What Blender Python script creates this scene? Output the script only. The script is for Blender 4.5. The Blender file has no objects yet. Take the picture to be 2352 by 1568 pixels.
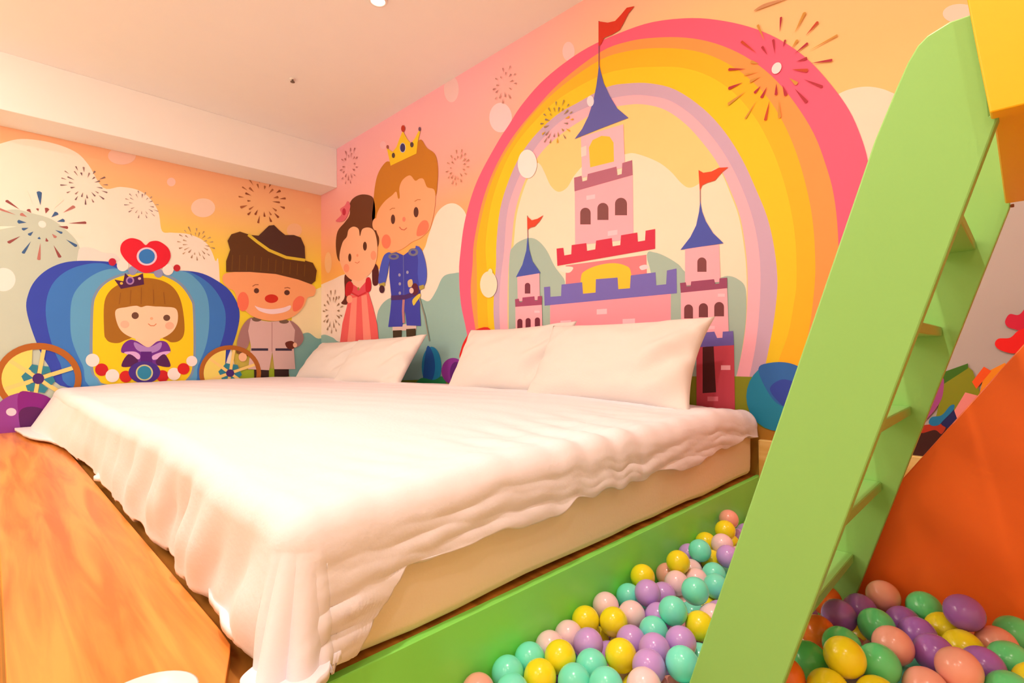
import bpy, bmesh, math, random
import numpy as np
from mathutils import Vector, Matrix
from mathutils.geometry import tessellate_polygon

random.seed(7)
rng = np.random.default_rng(7)
SC = bpy.context.scene
COL = SC.collection

# ------------------------------------------------------------------ camera, world, exposure
IMG_W, IMG_H, FPX = 2352, 1568, 1188.59
CAM = np.array([5.2276, -2.443, 0.56])
YAW, PITCH, ROLL = math.radians(-44.7156), math.radians(1.3306), math.radians(-0.571)
_F = np.array([math.sin(YAW)*math.cos(PITCH), math.cos(YAW)*math.cos(PITCH), math.sin(PITCH)])
_r = np.array([math.cos(YAW), -math.sin(YAW), 0.0])
_u = np.cross(_r, _F)
_R = _r*math.cos(ROLL) + _u*math.sin(ROLL)
_U = -_r*math.sin(ROLL) + _u*math.cos(ROLL)
cam_data = bpy.data.cameras.new('camera')
cam = bpy.data.objects.new('camera', cam_data)
COL.objects.link(cam)
cam.matrix_world = Matrix(((_R[0], _U[0], -_F[0], CAM[0]), (_R[1], _U[1], -_F[1], CAM[1]),
                           (_R[2], _U[2], -_F[2], CAM[2]), (0, 0, 0, 1)))
cam_data.sensor_width = 36.0
cam_data.lens = FPX / IMG_W * 36.0
cam_data.clip_start = 0.02
SC.camera = cam
SC.view_settings.view_transform = 'Standard'
SC.view_settings.look = 'None'
SC.view_settings.gamma = 1.0
SC.view_settings.use_curve_mapping = False
SC.view_settings.exposure = -0.82
try:
    SC.cycles.use_denoising = True
    SC.cycles.max_bounces = 10
    SC.cycles.diffuse_bounces = 6
except Exception:
    pass
world = bpy.data.worlds.new('room_air')
SC.world = world
world.use_nodes = True
world.node_tree.nodes['Background'].inputs[0].default_value = (1.0, 0.80, 0.62, 1)
world.node_tree.nodes['Background'].inputs[1].default_value = 0.3

CEIL = 2.637
FILL_GLOBES = [(4.3, -3.75, 40), (1.5, -4.2, 100)]     # x, y, watts : unseen globes added to brighten walls and ceiling
LAMP_COL = (1.0, 0.79, 0.69)
LAMPS = [  # x, y, watts : downlight in view first, then unseen ones added for brightness
    (2.584, -0.861, 3.5), (4.30, -0.861, 2), (1.60, -3.40, 36), (2.584, -2.45, 10), (4.72, -2.05, 56),
    (5.60, -2.60, 18), (6.40, -0.95, 12), (2.584, -3.9, 20), (5.4, -4.0, 18)]


def ray(px, py):
    return _F + _R*((px - IMG_W/2)/FPX) - _U*((py - IMG_H/2)/FPX)


def on_axis(px, py, axis, val):
    d = ray(px, py)
    return CAM + d*((val - CAM[axis])/d[axis])


def project(p):
    v = np.asarray(p, float) - CAM
    z = v @ _F
    return IMG_W/2 + FPX*(v @ _R)/z, IMG_H/2 - FPX*(v @ _U)/z, z


# ------------------------------------------------------------------ materials
def s2l(c):
    c = c/255.0
    return c/12.92 if c <= 0.04045 else ((c + 0.055)/1.055)**2.4


ILL_ROOM = (1.10, 0.80, 0.57)      # the room's warm light on a white card
ILL_BACK = (1.12, 0.92, 0.66)
ILL = ILL_ROOM


def alb(rgb):
    return tuple(min(0.88, max(0.012, s2l(c)/i)) for c, i in zip(rgb, ILL))


MATS = {}


def mat(name, rgb, rough=0.6, spec=0.35, vary=0.04, scale=6.0, bump=0.0, bscale=60.0, coat=0.0, raw=None):
    key = (name, rgb, raw, ILL)
    if key in MATS:
        return MATS[key]
    m = bpy.data.materials.new(name)
    m.use_nodes = True
    nt = m.node_tree
    b = nt.nodes['Principled BSDF']
    base = raw if raw else alb(rgb)
    b.inputs['Roughness'].default_value = rough
    b.inputs['Specular IOR Level'].default_value = spec
    b.inputs['Coat Weight'].default_value = coat
    b.inputs['Coat Roughness'].default_value = 0.12
    tc = nt.nodes.new('ShaderNodeTexCoord')
    nz = nt.nodes.new('ShaderNodeTexNoise')
    nz.inputs['Scale'].default_value = scale
    nz.inputs['Detail'].default_value = 3
    nt.links.new(tc.outputs['Object'], nz.inputs['Vector'])
    mx = nt.nodes.new('ShaderNodeMix')
    mx.data_type = 'RGBA'
    mx.inputs['A'].default_value = tuple(max(0, c*(1 - vary)) for c in base) + (1,)
    mx.inputs['B'].default_value = tuple(min(0.95, c*(1 + vary)) for c in base) + (1,)
    nt.links.new(nz.outputs['Fac'], mx.inputs['Factor'])
    nt.links.new(mx.outputs['Result'], b.inputs['Base Color'])
    if bump:
        n2 = nt.nodes.new('ShaderNodeTexNoise')
        n2.inputs['Scale'].default_value = bscale
        n2.inputs['Detail'].default_value = 4
        nt.links.new(tc.outputs['Object'], n2.inputs['Vector'])
        bp = nt.nodes.new('ShaderNodeBump')
        bp.inputs['Strength'].default_value = bump
        bp.inputs['Distance'].default_value = 0.01
        nt.links.new(n2.outputs['Fac'], bp.inputs['Height'])
        nt.links.new(bp.outputs['Normal'], b.inputs['Normal'])
    MATS[key] = m
    return m


def wood(name, c_lo, c_hi, along=0, rough=0.38):
    m = bpy.data.materials.new(name)
    m.use_nodes = True
    nt = m.node_tree
    b = nt.nodes['Principled BSDF']
    b.inputs['Roughness'].default_value = rough
    b.inputs['Specular IOR Level'].default_value = 0.4
    tc = nt.nodes.new('ShaderNodeTexCoord')
    mp = nt.nodes.new('ShaderNodeMapping')
    sc = [20, 20, 20]
    sc[along] = 1.3
    mp.inputs['Scale'].default_value = sc
    nt.links.new(tc.outputs['Object'], mp.inputs['Vector'])
    n1 = nt.nodes.new('ShaderNodeTexNoise')
    n1.inputs['Scale'].default_value = 1.0
    n1.inputs['Detail'].default_value = 6
    n1.inputs['Distortion'].default_value = 0.7
    nt.links.new(mp.outputs['Vector'], n1.inputs['Vector'])
    rp = nt.nodes.new('ShaderNodeValToRGB')
    el = rp.color_ramp.elements
    el[0].position, el[1].position = 0.36, 0.62
    el[0].color = alb(c_lo) + (1,)
    el[1].color = alb(c_hi) + (1,)
    nt.links.new(n1.outputs['Fac'], rp.inputs['Fac'])
    nt.links.new(rp.outputs['Color'], b.inputs['Base Color'])
    return m


def wall_paint(name, axis, ramps, blend=None):
    """The mural's painted ground: colour bands that change with height (and along the wall)."""
    m = bpy.data.materials.new(name)
    m.use_nodes = True
    nt = m.node_tree
    b = nt.nodes['Principled BSDF']
    b.inputs['Roughness'].default_value = 0.55
    b.inputs['Specular IOR Level'].default_value = 0.3
    tc = nt.nodes.new('ShaderNodeTexCoord')
    sp = nt.nodes.new('ShaderNodeSeparateXYZ')
    nt.links.new(tc.outputs['Object'], sp.inputs['Vector'])
    outs = []
    for rmp in ramps:
        mr = nt.nodes.new('ShaderNodeMapRange')
        mr.inputs['From Min'].default_value = 0.0
        mr.inputs['From Max'].default_value = CEIL
        nt.links.new(sp.outputs['Z'], mr.inputs['Value'])
        cr = nt.nodes.new('ShaderNodeValToRGB')
        el = cr.color_ramp.elements
        while len(el) < len(rmp):
            el.new(0.5)
        for e, (z, c) in zip(el, rmp):
            e.position = z/CEIL
            e.color = alb(c) + (1,)
        nt.links.new(mr.outputs['Result'], cr.inputs['Fac'])
        outs.append(cr.outputs['Color'])
    if len(outs) == 2:
        mr = nt.nodes.new('ShaderNodeMapRange')
        mr.interpolation_type = 'SMOOTHSTEP'
        mr.inputs['From Min'].default_value = blend[0]
        mr.inputs['From Max'].default_value = blend[1]
        nt.links.new(sp.outputs[axis], mr.inputs['Value'])
        mx = nt.nodes.new('ShaderNodeMix')
        mx.data_type = 'RGBA'
        nt.links.new(mr.outputs['Result'], mx.inputs['Factor'])
        nt.links.new(outs[0], mx.inputs['A'])
        nt.links.new(outs[1], mx.inputs['B'])
        nt.links.new(mx.outputs['Result'], b.inputs['Base Color'])
    else:
        nt.links.new(outs[0], b.inputs['Base Color'])
    return m


# ------------------------------------------------------------------ object helpers
def tag(o, label=None, cat=None, group=None, kind=None):
    if label:
        o['label'] = label
    if cat:
        o['category'] = cat
    if group:
        o['group'] = group
    if kind:
        o['kind'] = kind
    return o


def link(name, me, mats, parent=None):
    o = bpy.data.objects.new(name, me)
    COL.objects.link(o)
    for m in (mats if isinstance(mats, (list, tuple)) else [mats]):
        me.materials.append(m)
    if parent is not None:
        o.parent = parent
    return o


def empty(name, loc):
    o = bpy.data.objects.new(name, None)
    COL.objects.link(o)
    o.location = loc
    o.empty_display_size = 0.1
    return o


def bm_obj(name, bm, mats, parent=None, smooth=False):
    me = bpy.data.meshes.new(name)
    bmesh.ops.recalc_face_normals(bm, faces=bm.faces[:])
    bm.to_mesh(me)
    bm.free()
    if smooth:
        for p in me.polygons:
            p.use_smooth = True
    return link(name, me, mats, parent)


def box_bm(lo, hi, bevel=0.0, seg=2):
    bm = bmesh.new()
    bmesh.ops.create_cube(bm, size=1.0)
    for v in bm.verts:
        for k in range(3):
            v.co[k] = lo[k] + (v.co[k] + 0.5)*(hi[k] - lo[k])
    if bevel:
        bmesh.ops.bevel(bm, geom=bm.edges[:], offset=bevel, segments=seg, profile=0.5, affect='EDGES')
    return bm


def prism_bm(poly, axis, a, b, bevel=0.0):
    """poly: 2D outline in the two other axes, extruded along axis from a to b."""
    bm = bmesh.new()
    def co(p, t):
        if axis == 1:
            return (p[0], t, p[1])
        if axis == 0:
            return (t, p[0], p[1])
        return (p[0], p[1], t)
    va = [bm.verts.new(co(p, a)) for p in poly]
    vb = [bm.verts.new(co(p, b)) for p in poly]
    n = len(poly)
    bm.faces.new(va)
    bm.faces.new(vb)
    for i in range(n):
        bm.faces.new((va[i], va[(i+1) % n], vb[(i+1) % n], vb[i]))
    bmesh.ops.recalc_face_normals(bm, faces=bm.faces[:])
    if bevel:
        bmesh.ops.bevel(bm, geom=bm.edges[:], offset=bevel, segments=2, profile=0.5, affect='EDGES')
    return bm


def lathe_bm(profile, seg=40):
    bm = bmesh.new()
    rings = []
    for (r, z) in profile:
        if r < 1e-6:
            rings.append([bm.verts.new((0, 0, z))])
        else:
            rings.append([bm.verts.new((r*math.cos(2*math.pi*i/seg), r*math.sin(2*math.pi*i/seg), z)) for i in range(seg)])
    for a, b in zip(rings, rings[1:]):
        for i in range(seg):
            j = (i+1) % seg
            if len(a) == 1:
                bm.faces.new((a[0], b[i], b[j]))
            elif len(b) == 1:
                bm.faces.new((a[i], a[j], b[0]))
            else:
                bm.faces.new((a[i], a[j], b[j], b[i]))
    return bm


# ------------------------------------------------------------------ the setting
X_PLAT = 4.3736           # edge of the raised sleeping platform
Y_PLAT = -2.418
PIT = -0.36
RX, FY = 7.2, -4.9        # right wall and wall behind the camera

m_white = mat('white_ceiling_paint', None, 0.7, 0.2, 0.015, raw=(0.90, 0.93, 0.95))
ILL = ILL_BACK
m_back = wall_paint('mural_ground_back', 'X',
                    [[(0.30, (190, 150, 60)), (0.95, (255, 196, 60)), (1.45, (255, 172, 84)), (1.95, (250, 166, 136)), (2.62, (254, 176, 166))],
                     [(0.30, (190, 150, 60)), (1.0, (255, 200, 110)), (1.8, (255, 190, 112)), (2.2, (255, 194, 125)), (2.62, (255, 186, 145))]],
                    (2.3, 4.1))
ILL = ILL_ROOM
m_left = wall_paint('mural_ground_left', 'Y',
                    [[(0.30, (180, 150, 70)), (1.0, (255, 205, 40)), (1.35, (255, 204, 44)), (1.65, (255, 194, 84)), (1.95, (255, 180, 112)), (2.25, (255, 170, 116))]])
m_side = mat('cream_side_wall_paint', (252, 214, 170), 0.6)
m_floor = wood('pit_floor_wood', (190, 120, 50), (225, 160, 80), 1)
m_plat = wood('platform_wood', (150, 82, 20), (205, 122, 42), 0)
m_board = wood('plank_wood', (212, 104, 32), (250, 142, 54), 0, 0.33)
m_green = mat('green_lacquer', (144, 182, 86), 0.42, 0.4, 0.03, 2.0)
m_green_dark = mat('green_board_lacquer', (140, 214, 80), 0.35, 0.45, 0.05, 2.0)

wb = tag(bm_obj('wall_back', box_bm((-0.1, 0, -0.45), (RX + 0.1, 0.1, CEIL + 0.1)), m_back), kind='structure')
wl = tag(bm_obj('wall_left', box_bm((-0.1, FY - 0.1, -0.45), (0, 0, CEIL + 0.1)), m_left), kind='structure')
wr = tag(bm_obj('wall_right', box_bm((RX, FY - 0.1, -0.45), (RX + 0.1, 0, CEIL + 0.1)), m_side), kind='structure')
wf = tag(bm_obj('wall_front', box_bm((0, FY - 0.1, -0.45), (RX, FY, CEIL + 0.1)), m_side), kind='structure')
tag(wb, 'back wall covered with the rainbow and castle mural'); tag(wl, 'side wall painted with the carriage mural')
tag(bm_obj('floor', box_bm((0, FY, PIT - 0.09), (RX, 0, PIT)), m_floor), kind='structure')
tag(bm_obj('ceiling', box_bm((0, FY, CEIL), (RX, 0, CEIL + 0.1)), m_white), kind='structure')
tag(bm_obj('beam', box_bm((0.0, FY, 2.243), (0.355, 0, CEIL), 0.003, 1), m_white), kind='structure')
plat = tag(bm_obj('floor_platform', box_bm((0, Y_PLAT, PIT), (X_PLAT - 0.022, 0, 0)), m_plat), kind='structure')
fas = bm_obj('green_edge_board', box_bm((X_PLAT - 0.022, Y_PLAT - 0.3, PIT), (X_PLAT, 0, 0.003), 0.002, 1), m_green_dark)
tag(fas, 'long green board closing the side of the bed platform towards the ball pit', 'board')
bbk = bm_obj('baseboard_back', box_bm((X_PLAT, -0.03, PIT), (RX, 0, 0.165), 0.003, 1),
             wood('ledge_wood', (222, 160, 70), (245, 190, 105), 0))
tag(bbk, kind='structure')


# ------------------------------------------------------------------ mural painting tools
CROPS = {'i': (1.0, 0, 0), '1': (2.5295, 0, 400), '2': (2.45, 720, 260), '3': (2.2402, 1040, 0), '4': (2.8512, 1040, 450),
         '5': (1.9601, 1700, 0), '6': (1.7086, 1700, 650), '7': (4.3557, 1950, 780)}


def smooth_closed(pts, sub=5):
    n = len(pts)
    out = []
    for i in range(n):
        p0, p1, p2, p3 = (np.array(pts[(i+k-1) % n], float) for k in range(4))
        for s in range(sub):
            t = s/sub
            out.append(tuple(0.5*(2*p1 + (p2-p0)*t + (2*p0-5*p1+4*p2-p3)*t*t + (3*p1-p0-3*p2+p3)*t**3)))
    return out


def clip_poly(poly, k, lim, keep_greater):
    out = []
    n = len(poly)
    for i in range(n):
        a, b = poly[i], poly[(i+1) % n]
        ia = (a[k] >= lim) == keep_greater
        ib = (b[k] >= lim) == keep_greater
        if ia:
            out.append(a)
        if ia != ib:
            t = (lim - a[k])/(b[k] - a[k])
            out.append(tuple(a[j] + (b[j]-a[j])*t for j in range(2)))
    return out


class Painting:
    """One painted motif: flat coats of paint lying on a wall, each coat a hair above the one before."""
    def __init__(self, name, wall, start=0):
        self.name, self.wall, self.k = name, wall, start
        self.v, self.f, self.mi, self.mats = [], [], [], []
        self.zlo, self.zhi = -0.3, CEIL - 0.001
        if wall == 'left':
            self.zhi = 2.242

    def plane(self, x, y):
        if self.wall == 'back':
            p = on_axis(x, y, 1, 0.0)
            return (p[0], p[2])
        p = on_axis(x, y, 0, 0.0)
        return (p[1], p[2])

    def coat(self, pts2, rgb):
        for kk, lim, g in ((1, self.zlo, True), (1, self.zhi, False)) + (((0, 0.001, True), (0, RX, False)) if self.wall == 'back' else ((0, -0.001, False), (0, FY, True))):
            pts2 = clip_poly(pts2, kk, lim, g)
            if len(pts2) < 3:
                return
        m = mat('paint_%02x%02x%02x' % rgb, rgb, 0.55, 0.3, 0.02, 9.0)
        if m not in self.mats:
            self.mats.append(m)
        off = 0.0005 + self.k*0.00009
        self.k += 1
        base = len(self.v)
        for (a, z) in pts2:
            self.v.append((a, -off, z) if self.wall == 'back' else (off, a, z))
        for t in tessellate_polygon([[Vector((a, z, 0)) for a, z in pts2]]):
            self.f.append(tuple(base + i for i in t))
            self.mi.append(self.mats.index(m))

    def poly(self, crop, pts, rgb, smooth=True, sub=5):
        s, ox, oy = CROPS[crop]
        q = [(ox + x/s, oy + y/s) for x, y in pts]
        if smooth:
            q = smooth_closed(q, sub)
        self.coat([self.plane(x, y) for x, y in q], rgb)

    def ell(self, crop, cx, cy, rx, ry, rgb, n=28):
        self.poly(crop, [(cx + rx*math.cos(2*math.pi*i/n), cy + ry*math.sin(2*math.pi*i/n)) for i in range(n)], rgb, False)

    def line(self, crop, pts, w, rgb):
        left, right = [], []
        for i, p in enumerate(pts):
            a = pts[max(0, i-1)]
            b = pts[min(len(pts)-1, i+1)]
            dx, dy = b[0]-a[0], b[1]-a[1]
            L = math.hypot(dx, dy) or 1
            left.append((p[0] - dy/L*w/2, p[1] + dx/L*w/2))
            right.append((p[0] + dy/L*w/2, p[1] - dx/L*w/2))
        self.poly(crop, left + right[::-1], rgb, False)

    def arch(self, crop, cx, cy, w, h, rgb):
        r = w/2
        pts = [(cx - r, cy + h/2)] + [(cx - r*math.cos(math.pi*i/10), cy - h/2 + r - r*math.sin(math.pi*i/10)) for i in range(11)] + [(cx + r, cy + h/2)]
        self.poly(crop, pts, rgb, False)

    def rect(self, crop, x0, y0, x1, y1, rgb, dy=0):
        self.poly(crop, [(x0, y0), (x1, y0 + dy), (x1, y1 + dy), (x0, y1)], rgb, False)

    def burst(self, cx, cy, top, cols, n, rings=((0.45, 0.72), (0.72, 1.0)), seed=1, dot=None, w=0.045, sx=1.0):
        c = self.plane(cx, cy)
        t = self.plane(cx, top)
        R = abs(t[1] - c[1])
        r_ = random.Random(seed)
        for ri, (a, b) in enumerate(rings):
            for i in range(n):
                th = 2*math.pi*(i + 0.5*ri)/n + r_.uniform(-.08, .08)
                ra, rb = R*(a + r_.uniform(-.05, .05)), R*(b + r_.uniform(-.08, .06))
                ca, sa = math.cos(th), math.sin(th)
                hw = R*w*r_.uniform(.7, 1.2)
                pts = [(ra, 0), (ra + (rb-ra)*.6, hw*.7), (rb - hw*.5, hw), (rb, hw*.35), (rb, -hw*.35), (rb - hw*.5, -hw), (ra + (rb-ra)*.6, -hw*.7)]
                self.coat([(c[0] + sx*(d*ca - e*sa), c[1] + d*sa + e*ca) for d, e in pts], cols[r_.randrange(len(cols))])
                self.k -= 1
        self.k += 1
        if dot:
            q = R*0.09
            self.coat([(c[0] + q*math.cos(2*math.pi*i/16), c[1] + q*1.2*math.sin(2*math.pi*i/16)) for i in range(16)], dot)

    def build(self, parent, label=None):
        me = bpy.data.meshes.new(self.name)
        me.from_pydata(self.v, [], self.f)
        for m in self.mats:
            me.materials.append(m)
        for p, i in zip(me.polygons, self.mi):
            p.material_index = i
        # faces look into the room
        bm = bmesh.new(); bm.from_mesh(me)
        d = Vector((0, -1, 0)) if self.wall == 'back' else Vector((1, 0, 0))
        for f in bm.faces:
            if f.normal.dot(d) < 0:
                f.normal_flip()
        bm.to_mesh(me); bm.free()
        o = bpy.data.objects.new(self.name, me)
        COL.objects.link(o)
        o.parent = parent
        if label:
            o['label'] = label
        return o


CREAM, SAGE = (252, 219, 182), (166, 181, 150)
BROWNMARK, TANMARK = (160, 92, 60), (196, 140, 84)

ILL = ILL_BACK
# ---- back wall, ground motifs
P = Painting('painted_clouds', 'back', 0)
P.poly('2', [(-40, 1000), (40, 965), (110, 935), (180, 905), (330, 885), (420, 860), (600, 790), (650, 680), (690, 570), (740, 518), (795, 508),
             (845, 545), (875, 620), (930, 800), (1000, 1000), (1000, 1700), (-40, 1700)], CREAM)
P.poly('5', [(380, 470), (440, 425), (500, 400), (570, 390), (640, 400), (720, 430), (900, 480), (1000, 600), (1100, 900), (1100, 1900), (300, 1900), (330, 900)], (252, 216, 176))
P.ell('5', 990, 62, 78, 44, (252, 206, 170))
P.ell('i', 1037, 205, 17, 30, (246, 196, 176)); P.ell('i', 1150, 270, 26, 34, (253, 200, 184)); P.ell('i', 1306, 118, 14, 22, (253, 196, 176))
P.ell('i', 786, 358, 10, 15, (252, 172, 160)); P.ell('i', 880, 333, 7, 9, (252, 184, 170)); P.ell('i', 754, 603, 8, 24, (255, 190, 120))
P.build(wb)
P = Painting('painted_hills', 'back', 12)
P.poly('2', [(-60, 1300), (20, 1265), (60, 1245), (110, 1262), (160, 1285), (330, 1240), (365, 1110), (420, 1045), (520, 1020), (600, 1040), (650, 1056), (690, 1000),
             (730, 920), (790, 900), (850, 905), (900, 1000), (1000, 1200), (1000, 1900), (-60, 1900)], (150, 178, 152))
P.poly('i', [(2180, 420), (2260, 380), (2380, 380), (2500, 500), (2500, 1300), (2000, 1300), (2060, 800)], (188, 170, 146))
P.build(wb)
P = Painting('painted_grass', 'back', 32.2)
P.poly('i', [(700, 880), (960, 872), (1010, 868), (1300, 864), (1690, 864), (1760, 866), (1900, 872), (2100, 880), (2100, 1500), (700, 1150)], (142, 142, 26), False)
P.poly('i', [(1700, 1004), (1760, 985), (1830, 1010), (2000, 1060), (2000, 1400), (1600, 1400)], (176, 118, 34))
P.build(wb)

# ---- rainbow
BANDS = [
    ((244, 92, 112), [(1090, 880), (1073, 766), (1059, 696), (1055, 625), (1058, 580), (1067, 513), (1085, 446), (1107, 393), (1147, 321), (1170, 286), (1196, 245), (1241, 192), (1294, 147), (1352, 109), (1424, 76), (1500, 51), (1589, 42), (1665, 49), (1736, 67), (1799, 96), (1857, 138), (1910, 196), (1951, 254), (1977, 312), (1993, 366), (2008, 450), (2012, 540), (2004, 640), (1980, 750), (1945, 850), (1930, 890)]),
    ((255, 150, 66), [(1112, 880), (1093, 759), (1082, 674), (1086, 608), (1089, 558), (1107, 469), (1134, 393), (1174, 321), (1227, 254), (1290, 187), (1379, 120), (1442, 96), (1504, 87), (1576, 87), (1643, 100), (1710, 129), (1772, 174), (1826, 237), (1870, 308), (1897, 379), (1915, 446), (1925, 536), (1925, 640), (1908, 740), (1876, 850), (1860, 890)]),
    ((255, 177, 10), [(1118, 880), (1099, 748), (1096, 625), (1096, 558), (1114, 469), (1140, 393), (1178, 326), (1232, 254), (1294, 196), (1379, 138), (1442, 118), (1504, 111), (1576, 114), (1638, 130), (1701, 165), (1759, 219), (1799, 281), (1830, 353), (1852, 428), (1866, 500), (1872, 571), (1872, 647), (1859, 755), (1838, 830), (1818, 890)]),
    ((238, 192, 18), [(1140, 880), (1122, 748), (1119, 625), (1116, 558), (1129, 469), (1152, 397), (1183, 335), (1232, 275), (1290, 223), (1379, 174), (1442, 158), (1500, 154), (1567, 156), (1629, 175), (1687, 214), (1736, 272), (1772, 339), (1799, 411), (1817, 482), (1828, 558), (1830, 647), (1824, 696), (1811, 766), (1788, 829), (1772, 880)]),
    ((202, 162, 168), [(1152, 880), (1136, 748), (1135, 678), (1140, 608), (1141, 558), (1149, 482), (1169, 415), (1196, 357), (1232, 308), (1281, 263), (1326, 237), (1393, 201), (1442, 192), (1495, 192), (1553, 207), (1616, 250), (1665, 303), (1705, 366), (1736, 433), (1763, 500), (1779, 571), (1786, 640), (1783, 696), (1773, 766), (1753, 864), (1748, 884)]),
    ((255, 172, 168), [(1160, 880), (1149, 748), (1149, 660), (1158, 583), (1160, 558), (1167, 482), (1187, 420), (1214, 366), (1245, 321), (1286, 281), (1326, 257), (1393, 230), (1442, 220), (1486, 220), (1540, 232), (1593, 268), (1638, 317), (1674, 370), (1705, 433), (1730, 504), (1744, 580), (1747, 650), (1743, 731), (1735, 800), (1722, 864), (1717, 884)]),
    ((255, 200, 116), [(1175, 880), (1167, 748), (1168, 625), (1175, 566), (1183, 491), (1201, 428), (1227, 375), (1254, 339), (1290, 308), (1326, 283), (1379, 254), (1442, 241), (1486, 241), (1531, 254), (1576, 286), (1616, 330), (1651, 379), (1678, 437), (1701, 500), (1714, 580), (1718, 650), (1715, 731), (1706, 801), (1692, 864), (1688, 884)]),
]
P = Painting('painted_rainbow', 'back', 20)
for rgb, pts in BANDS:
    n = len(pts)
    sm = smooth_closed(pts, 4)
    sm = [pts[0]] + sm[4:(n-2)*4+1] + [pts[-1]]          # leave the foot of the arch straight
    P.coat([P.plane(x, y) for x, y in sm], rgb)
P.build(wb, 'rainbow arch painted in pink, orange, yellow and lavender bands')

INNER = BANDS[-1][1]
P = Painting('painted_inner_sky', 'back', 30)
P.poly('3', [(312, 1290), (330, 1110), (372, 960), (425, 850), (450, 845), (475, 890), (505, 955), (545, 987), (590, 965), (630, 900), (700, 830), (800, 800), (880, 795), (940, 790),
             (1050, 830), (1120, 880), (1180, 945), (1222, 966), (1275, 940), (1340, 875), (1378, 880), (1425, 985), (1474, 1120), (1504, 1300), (1514, 1450), (1508, 1640), (1490, 1800), (1462, 1930), (1440, 2060), (300, 2060), (292, 1700), (292, 1400)], (250, 216, 172))
P.poly('4', [(372, 1200), (368, 880), (372, 420), (400, 330), (460, 287), (520, 275), (570, 300), (620, 360), (670, 460), (730, 540), (800, 640), (1270, 600), (1272, 385), (1325, 370), (1400, 398),
             (1480, 448), (1540, 505), (1700, 545), (1800, 523), (1870, 545), (1918, 600), (1925, 740), (1912, 900), (1882, 1080), (1855, 1190), (1820, 1300), (1000, 1330), (376, 1300)], SAGE)
P.build(wb)

P = Painting('painted_castle', 'back', 34)
PINK, WIN, CONE, PLUM, BRICK = (255, 168, 162), (128, 68, 62), (92, 88, 148), (160, 72, 92), (255, 192, 182)
P.poly('4', [(742, 455), (1270, 385), (1278, 660), (742, 680)], (236, 122, 116), False)
P.poly('4', [(690, 478), (735, 462), (790, 468), (770, 500), (730, 500)], CREAM); P.poly('4', [(1225, 462), (1265, 450), (1285, 470), (1240, 485)], (255, 205, 190))
P.poly('4', [(850, 660), (843, 530), (870, 490), (950, 455), (1050, 440), (1130, 455), (1168, 495), (1166, 640), (1000, 660)], (255, 190, 40))
P.poly('4', [(640, 700), (1430, 640), (1430, 1200), (640, 1200)], (255, 150, 148), False)
for r in ((945, 742, 1012, 776), (708, 817, 778, 852), (1115, 806, 1196, 841), (1308, 886, 1366, 915), (1000, 900, 1060, 930)):
    P.rect('4', *r, BRICK, -4)
P.poly('4', [(600, 597), (640, 593), (642, 660), (712, 655), (715, 580), (850, 565), (856, 640), (938, 632), (940, 545), (1082, 534), (1087, 610), (1163, 604), (1168, 520), (1330, 500), (1335, 585),
             (1400, 578), (1405, 488), (1468, 475), (1470, 637), (604, 718)], (116, 100, 162), False)
P.poly('3', [(630, 975), (928, 895), (932, 1230), (632, 1262)], PINK, False)
for (x, y, w, h) in ((685, 1112, 54, 86), (775, 1088, 57, 88), (868, 1063, 62, 90)):
    P.arch('3', x, y, w, h, WIN)
P.rect('3', 690, 1008, 735, 1030, BRICK, -8); P.rect('3', 800, 1190, 850, 1215, BRICK, -8)
P.poly('4', [(683, 345), (727, 340), (733, 390), (779, 382), (782, 322), (878, 309), (882, 360), (936, 350), (942, 293), (1045, 276), (1049, 330), (1100, 322), (1105, 258), (1211, 240), (1215, 300),
             (1262, 292), (1266, 228), (1328, 217), (1328, 346), (688, 458)], (208, 40, 62), False)
P.poly('3', [(662, 705), (880, 640), (888, 860), (668, 915)], (255, 178, 172), False)
P.poly('3', [(662, 760), (690, 750), (690, 800), (664, 808)], (250, 206, 180), False)
P.poly('3', [(710, 862), (703, 760), (722, 722), (768, 700), (810, 704), (830, 735), (832, 832)], (255, 186, 44), False)
P.poly('3', [(627, 915), (665, 905), (669, 935), (693, 928), (697, 896), (845, 858), (849, 903), (872, 896), (875, 840), (925, 825), (928, 901), (629, 985)], (176, 98, 108), False)
P.line('3', [(755, 110), (755, 345)], 5, (150, 80, 90))
P.poly('3', [(755, 330), (764, 370), (780, 430), (810, 495), (850, 560), (907, 608), (770, 660), (630, 716), (668, 665), (700, 600), (726, 520), (742, 440), (750, 380)], CONE, False)
P.poly('3', [(753, 112), (800, 119), (838, 110), (868, 78), (898, 42), (938, 34), (906, 72), (882, 120), (862, 156), (822, 180), (782, 196), (766, 230), (753, 240)], (214, 48, 16), False)
P.ell('3', 711, 522, 18, 28, (240, 214, 210))
# right tower
P.poly('3', [(1198, 1280), (1372, 1258), (1380, 1450), (1198, 1470)], PINK, False)
P.line('3', [(1275, 890), (1276, 1060)], 4, (150, 90, 90))
P.poly('3', [(1276, 1035), (1286, 1090), (1305, 1140), (1342, 1200), (1396, 1252), (1290, 1268), (1174, 1286), (1225, 1220), (1255, 1160), (1270, 1090)], (70, 80, 152), False)
P.poly('3', [(1267, 876), (1292, 890), (1332, 884), (1372, 864), (1420, 862), (1392, 884), (1352, 930), (1312, 942), (1286, 955), (1274, 985)], (222, 66, 24), False)
P.arch('4', 1635, 450, 60, 94, (126, 62, 58))
P.poly('4', [(1497, 620), (1800, 600), (1812, 930), (1500, 930)], PINK, False)
P.poly('4', [(1492, 570), (1530, 566), (1535, 593), (1562, 590), (1565, 560), (1715, 545), (1722, 576), (1748, 573), (1750, 540), (1800, 535), (1801, 604), (1497, 634)], (150, 64, 88), False)
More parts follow.
